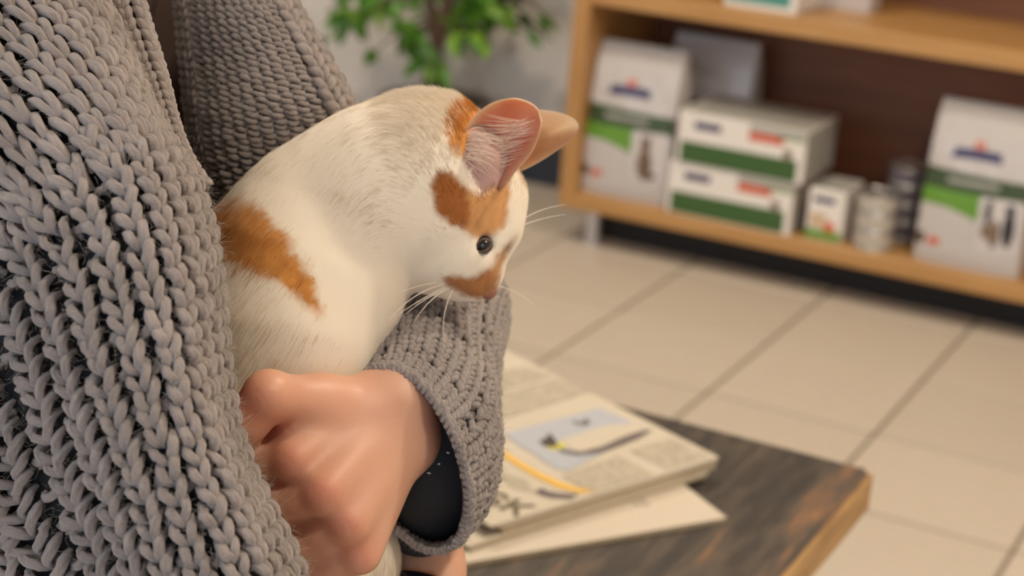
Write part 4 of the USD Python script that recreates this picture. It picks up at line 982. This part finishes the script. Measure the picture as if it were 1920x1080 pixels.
knit('sleeve_stitches', cg, [(loops(near, cu, cv_, wdu, DV, legL, jitter=.095, rng=rk), fat(.00218)), (loops(near, cu, cv_, wdu, DV, legR, jitter=.095, rng=rk), fat(.00218)),
     (loops(near, cu[b_on], cv_[b_on], wdu[b_on], DV, bar, 9, .09, rk), fat(.0018)), (loops(near, cu[b_on], cv_[b_on], wdu[b_on], DV, bar2, 9, .09, rk), fat(.0017))], scallop=.30, twist=2.0, sides=16)
knit('shoulder_stitches', cg, [(loops(near, su, sv, D1, D2, longL, jitter=.09, rng=rk), fat(.0021)), (loops(near, su, sv, D1, D2, longR, jitter=.09, rng=rk), fat(.0021)), (loops(near, su[bs], sv[bs], D1, D2, bar, 9, .09, rk), fat(.0018))], scallop=.30, twist=2.0, sides=16)

# near front band
band = Sheet([[(x - 10, y, d + .022) for x, y, d in c] for c in ([(150, -70, .875), (200, 55, .872), (250, 165, .868), (305, 262, .868), (366, 352, .868)], [(205, -70, .868), (240, 55, .866), (283, 165, .864), (322, 260, .866), (380, 352, .868)], [(258, -70, .872), (284, 55, .870), (317, 165, .869), (341, 255, .870), (395, 352, .872)], [(250, -70, .895), (274, 55, .893), (306, 165, .890), (330, 255, .890), (385, 352, .890)])])
obj('front_band', (band.mesh(-.003, (24, 60))[0] - PB, band.mesh(-.003, (24, 60))[1]), yarn_under, cg, True)
cu, cv_ = np.meshgrid(np.arange(0.2, 2.1, 0.55), np.arange(0.05, 3.9, 0.175), indexing='ij'); cu, cv_ = cu.ravel(), cv_.ravel()
edge_v = np.linspace(0, 4, 120); edge = band.pos(np.full(120, 1.97), edge_v) + band.normal(np.full(120, 1.9), edge_v) * .001
edge = edge + np.stack([np.sin(edge_v * 40)] * 3, -1) * RT * .0006
knit('band_stitches', cg, [(loops(band, cu, cv_, .5, .175, legL, 9, .05, rk, .62), fat(.0019)), (loops(band, cu, cv_, .5, .175, legR, 9, .05, rk, .62), fat(.0019)), (edge[None], np.full(120, .0032))], plies=5)

# far front panel
FP = [[(318, -90, 1.005), (333, 20, 1.0), (343, 130, 1.0), (355, 235, 1.0), (385, 350, 1.005), (430, 480, 1.03)],
      [(390, -90, .978), (404, 20, .974), (424, 135, .972), (436, 235, .972), (456, 340, .985), (500, 470, 1.03)],
      [(450, -90, .975), (474, 20, .971), (508, 122, .970), (536, 215, .974), (566, 305, 1.0), (620, 440, 1.04)],
      [(492, -90, .988), (530, 15, .988), (582, 108, .990), (628, 195, .996), (680, 262, 1.02), (740, 380, 1.06)],
      [(510, -90, 1.03), (549, 12, 1.03), (601, 104, 1.032), (648, 188, 1.036), (696, 256, 1.05), (750, 375, 1.09)],
      [(470, -90, 1.09), (510, 12, 1.09), (560, 104, 1.09), (610, 188, 1.09), (660, 256, 1.10), (710, 375, 1.12)]]
far = Sheet(FP)
obj('front_panel', (far.mesh(-.0016, (60, 60))[0] - PB, far.mesh(-.0016, (60, 60))[1]), yarn_under, cg, True)
cu, cv_ = np.meshgrid(np.arange(0.42, 2.72, 0.235), np.arange(0.1, 4.7, 0.118), indexing='ij'); cu = cu + (np.arange(cu.shape[1]) % 2)[None] * .03; cu, cv_ = cu.ravel(), cv_.ravel()
slant = [(-.46, .85, -.0010), (-.24, .58, .0009), (0.0, .30, .0015), (.25, .05, .0009), (.46, -.22, -.0010)]
lean = [(.5, -.42, -.0016), (.42, -.1, .0), (.46, .2, .0004), (.55, .5, -.0016)]
side_u, side_v = np.meshgrid(np.array([0.10, 0.27]), np.arange(0.05, 4.6, 0.165), indexing='ij')
bord_u, bord_v = np.meshgrid(np.array([2.95, 3.45, 3.95]), np.arange(0.05, 4.6, 0.225), indexing='ij')
bl = [(-0.02, -0.28, -.0022), (-0.10, -0.02, .0008), (-0.20, 0.30, .0026), (-0.28, 0.62, .0026), (-0.30, 0.95, .0008), (-0.28, 1.18, -.0022)]; brr = [(-a, b, c) for a, b, c in bl]
ridge_v = np.linspace(0, 4.6, 140)
ridge = far.pos(np.full(140, .37), ridge_v) + far.normal(np.full(140, .37), ridge_v) * .0012
knit('panel_stitches', cg, [(loops(far, cu, cv_, .235, .118, slant, 7, .08, rk), fat(.00135, 7)), (loops(far, cu, cv_, .235, .118, lean, 6, .06, rk), np.full(6, .0009)),
     (loops(far, side_u.ravel(), side_v.ravel(), .22, .165, bl, 9, .05, rk, .8), fat(.0017)), (loops(far, side_u.ravel(), side_v.ravel(), .22, .165, brr, 9, .05, rk, .8), fat(.0017)), (ridge[None], np.full(140, .0017)),
     (loops(far, bord_u.ravel(), bord_v.ravel(), .5, .225, bl, 9, .05, rk), fat(.0027)), (loops(far, bord_u.ravel(), bord_v.ravel(), .5, .225, brr, 9, .05, rk), fat(.0027))], plies=4, sides=10)

# far sleeve: rings from the cuff's opening back to the elbow
RG = [(770, 862, .918, 84, 176, .016, .012), (788, 838, .942, 112, 184, .030, .012), (800, 786, .975, 122, 196, .034, .010), (806, 715, 1.02, 112, 190, .036, .008), (824, 640, 1.06, 96, 165, .036, .006), (846, 590, 1.11, 84, 140, .034, .004), (880, 540, 1.17, 70, 110, .03, 0)]


def ring_at(k_, th):
    R = np.array(RG, float); q = [CubicSpline(np.arange(len(R)), R[:, j])(k_) for j in range(7)]
    a, b = np.cos(th), np.sin(th)                      # a along the minor (rightward) axis, b along the long axis (downwards)
    px = q[0] + q[3] * a * .93 + q[4] * b * .36; py = q[1] - q[3] * a * .37 + q[4] * b * .93
    return px, py, q[2] - q[5] * a * .55 - q[6] * (-b) - 0.018 * (1 - np.abs(b)) * (a > 0) * np.abs(a)


class Tube(Sheet):
    def __init__(self):
        th = np.linspace(-np.pi * 1.25, np.pi * 1.25, 41); g = []
        for t in th:
            c = []
            for k_ in np.linspace(0, 6, 13):
                px, py, d = ring_at(k_, t); c.append((px, py, d))
            g.append(c)
        super().__init__(g)


slv = Tube(); UT = 40 / 2.5                             # u per pi
u_at = lambda a: (a + np.pi * 1.25) / (2.5 * np.pi) * 40
slv.sign = 1
if slv.normal(np.array([u_at(0.3)]), np.array([5.0]))[0] @ RT < 0: slv.sign = -1
a0, a1 = u_at(-np.pi), u_at(np.pi)
m = slv.mesh(-.0012, (110, 60), a0, a1); obj('far_sleeve', (m[0] - PB, m[1]), yarn_under, cg, True)

NC = 34; du = (a1 - a0) / NC; DVs = 0.30
cu, cv_ = np.meshgrid(a0 + (np.arange(NC) + .5) * du, np.arange(0.35, 11.6, DVs), indexing='ij'); row = np.broadcast_to(np.arange(cu.shape[1])[None], cu.shape); colid = np.broadcast_to(np.arange(NC)[:, None], cu.shape)
hole = (((row % 9) == 5) & (colid % 2 == 0)) | ((colid % 8 == 0) & (row % 3 == 0))
cu, cv_ = cu[~hole], cv_[~hole]
sl_ = [(-0.03, -0.25, -.0012), (-0.12, 0.05, .0006), (-0.24, 0.35, .0014), (-0.33, 0.65, .0014), (-0.40, 0.95, .0004), (-0.42, 1.15, -.0012)]; sr_ = [(-a, b, c) for a, b, c in sl_]
NR = 78; ru = a0 + (np.arange(NR) + .5) * (a1 - a0) / NR; dr = (a1 - a0) / NR
rimA = [(-.6, .10, -.0020), (-.3, -.25, .0004), (.05, -.38, .0018), (.40, -.12, .0022), (.6, .35, .0004)]; rimB = [(-.5, .75, -.0004), (-.2, .40, .0016), (.15, .28, .0022), (.5, .55, .0012), (.7, .95, -.0006)]
knit('cuff_stitches', cg, [(loops(slv, cu, cv_, du, DVs, sl_, 8, .08, rk), fat(.00165, 9)[:8]), (loops(slv, cu, cv_, du, DVs, sr_, 8, .08, rk), fat(.00165, 9)[:8]),
     (loops(slv, ru, np.full(NR, .16), dr, .30, rimA, 8, .10, rk), fat(.0017)[:8]), (loops(slv, ru + dr / 2, np.full(NR, .16), dr, .30, rimB, 8, .10, rk), fat(.0016)[:8])], sides=10)

# loose fibres standing off the wool
def fuzz(sheet, N, L, u0, u1, v0, v1, lift=.0022):
    u, v = rk.uniform(u0, u1, N), rk.uniform(v0, v1, N); p = sheet.pos(u, v); n = sheet.normal(u, v)
    d = n * 0.6 + rk.normal(size=(N, 3)) * 0.7; d /= np.linalg.norm(d, axis=1)[:, None]; l = L * rk.uniform(.5, 1.4, N)[:, None]; b = rk.normal(size=(N, 3)) * 0.4
    t = np.linspace(0, 1, 4)[None, :, None]; return p[:, None] + n[:, None] * lift + d[:, None] * l[:, None] * t + b[:, None] * l[:, None] * t ** 2
fz = np.vstack([fuzz(near, 11000, .0042, .5, 9, 0, 9.9, .0050), fuzz(far, 3500, .003, 0, 4.2, 0, 4.6), fuzz(slv, 6000, .0032, a0, a1, 0, 9)])
curves('wool_fuzz', fz - PB, np.array([1, 1, .8, .4])[None] * .00008 * np.ones((len(fz), 1)), M('wool_fibre', (0.40, 0.36, 0.32), 0.9), cg)
CUFFB = [B((793, 772, .953, .026), (812, 690, 1.05, .022)), B((800, 872, .953, .025), (818, 735, 1.05, .022)), B((793, 772, .953, .026), (800, 872, .953, .025)), B((800, 872, .953, .025), (788, 960, .972, .024))]
fl_ = [at(px, py, surface_depth(px, py, lambda p: field(p, CUFFB)) - .0004) for px, py in ((804, 887), (823, 870), (840, 849))]
ms = []
for k, p in enumerate(fl_):
    s = trimesh.creation.icosphere(2, 1.0); s.apply_scale(((.0011, .0006, .0004), (.0006, .0009, .0004), (.0009, .0005, .0004))[k]); s.apply_translation(p - PB); ms.append(s)
obj('fleck', ms[0], fleck, person, True); obj('fleck', ms[1], fleck, person, True); obj('fleck', ms[2], fleck, person, True)

# what the person sits on
stl = thing('stool', 'dark wooden stool under the seated person', 'stool', (pel[0], pel[1], 0))
zs = pel[2] - .150
obj('seat', box(-.17, .17, -.17, .17, zs - .035, zs, .008), black_wood, stl)
for x in (-.13, .13):
    for y in (-.13, .13): obj('leg', box(x - .02, x + .02, y - .02, y + .02, 0.0005, zs - .0352, .003), '/World/Looks/black_leg', stl)
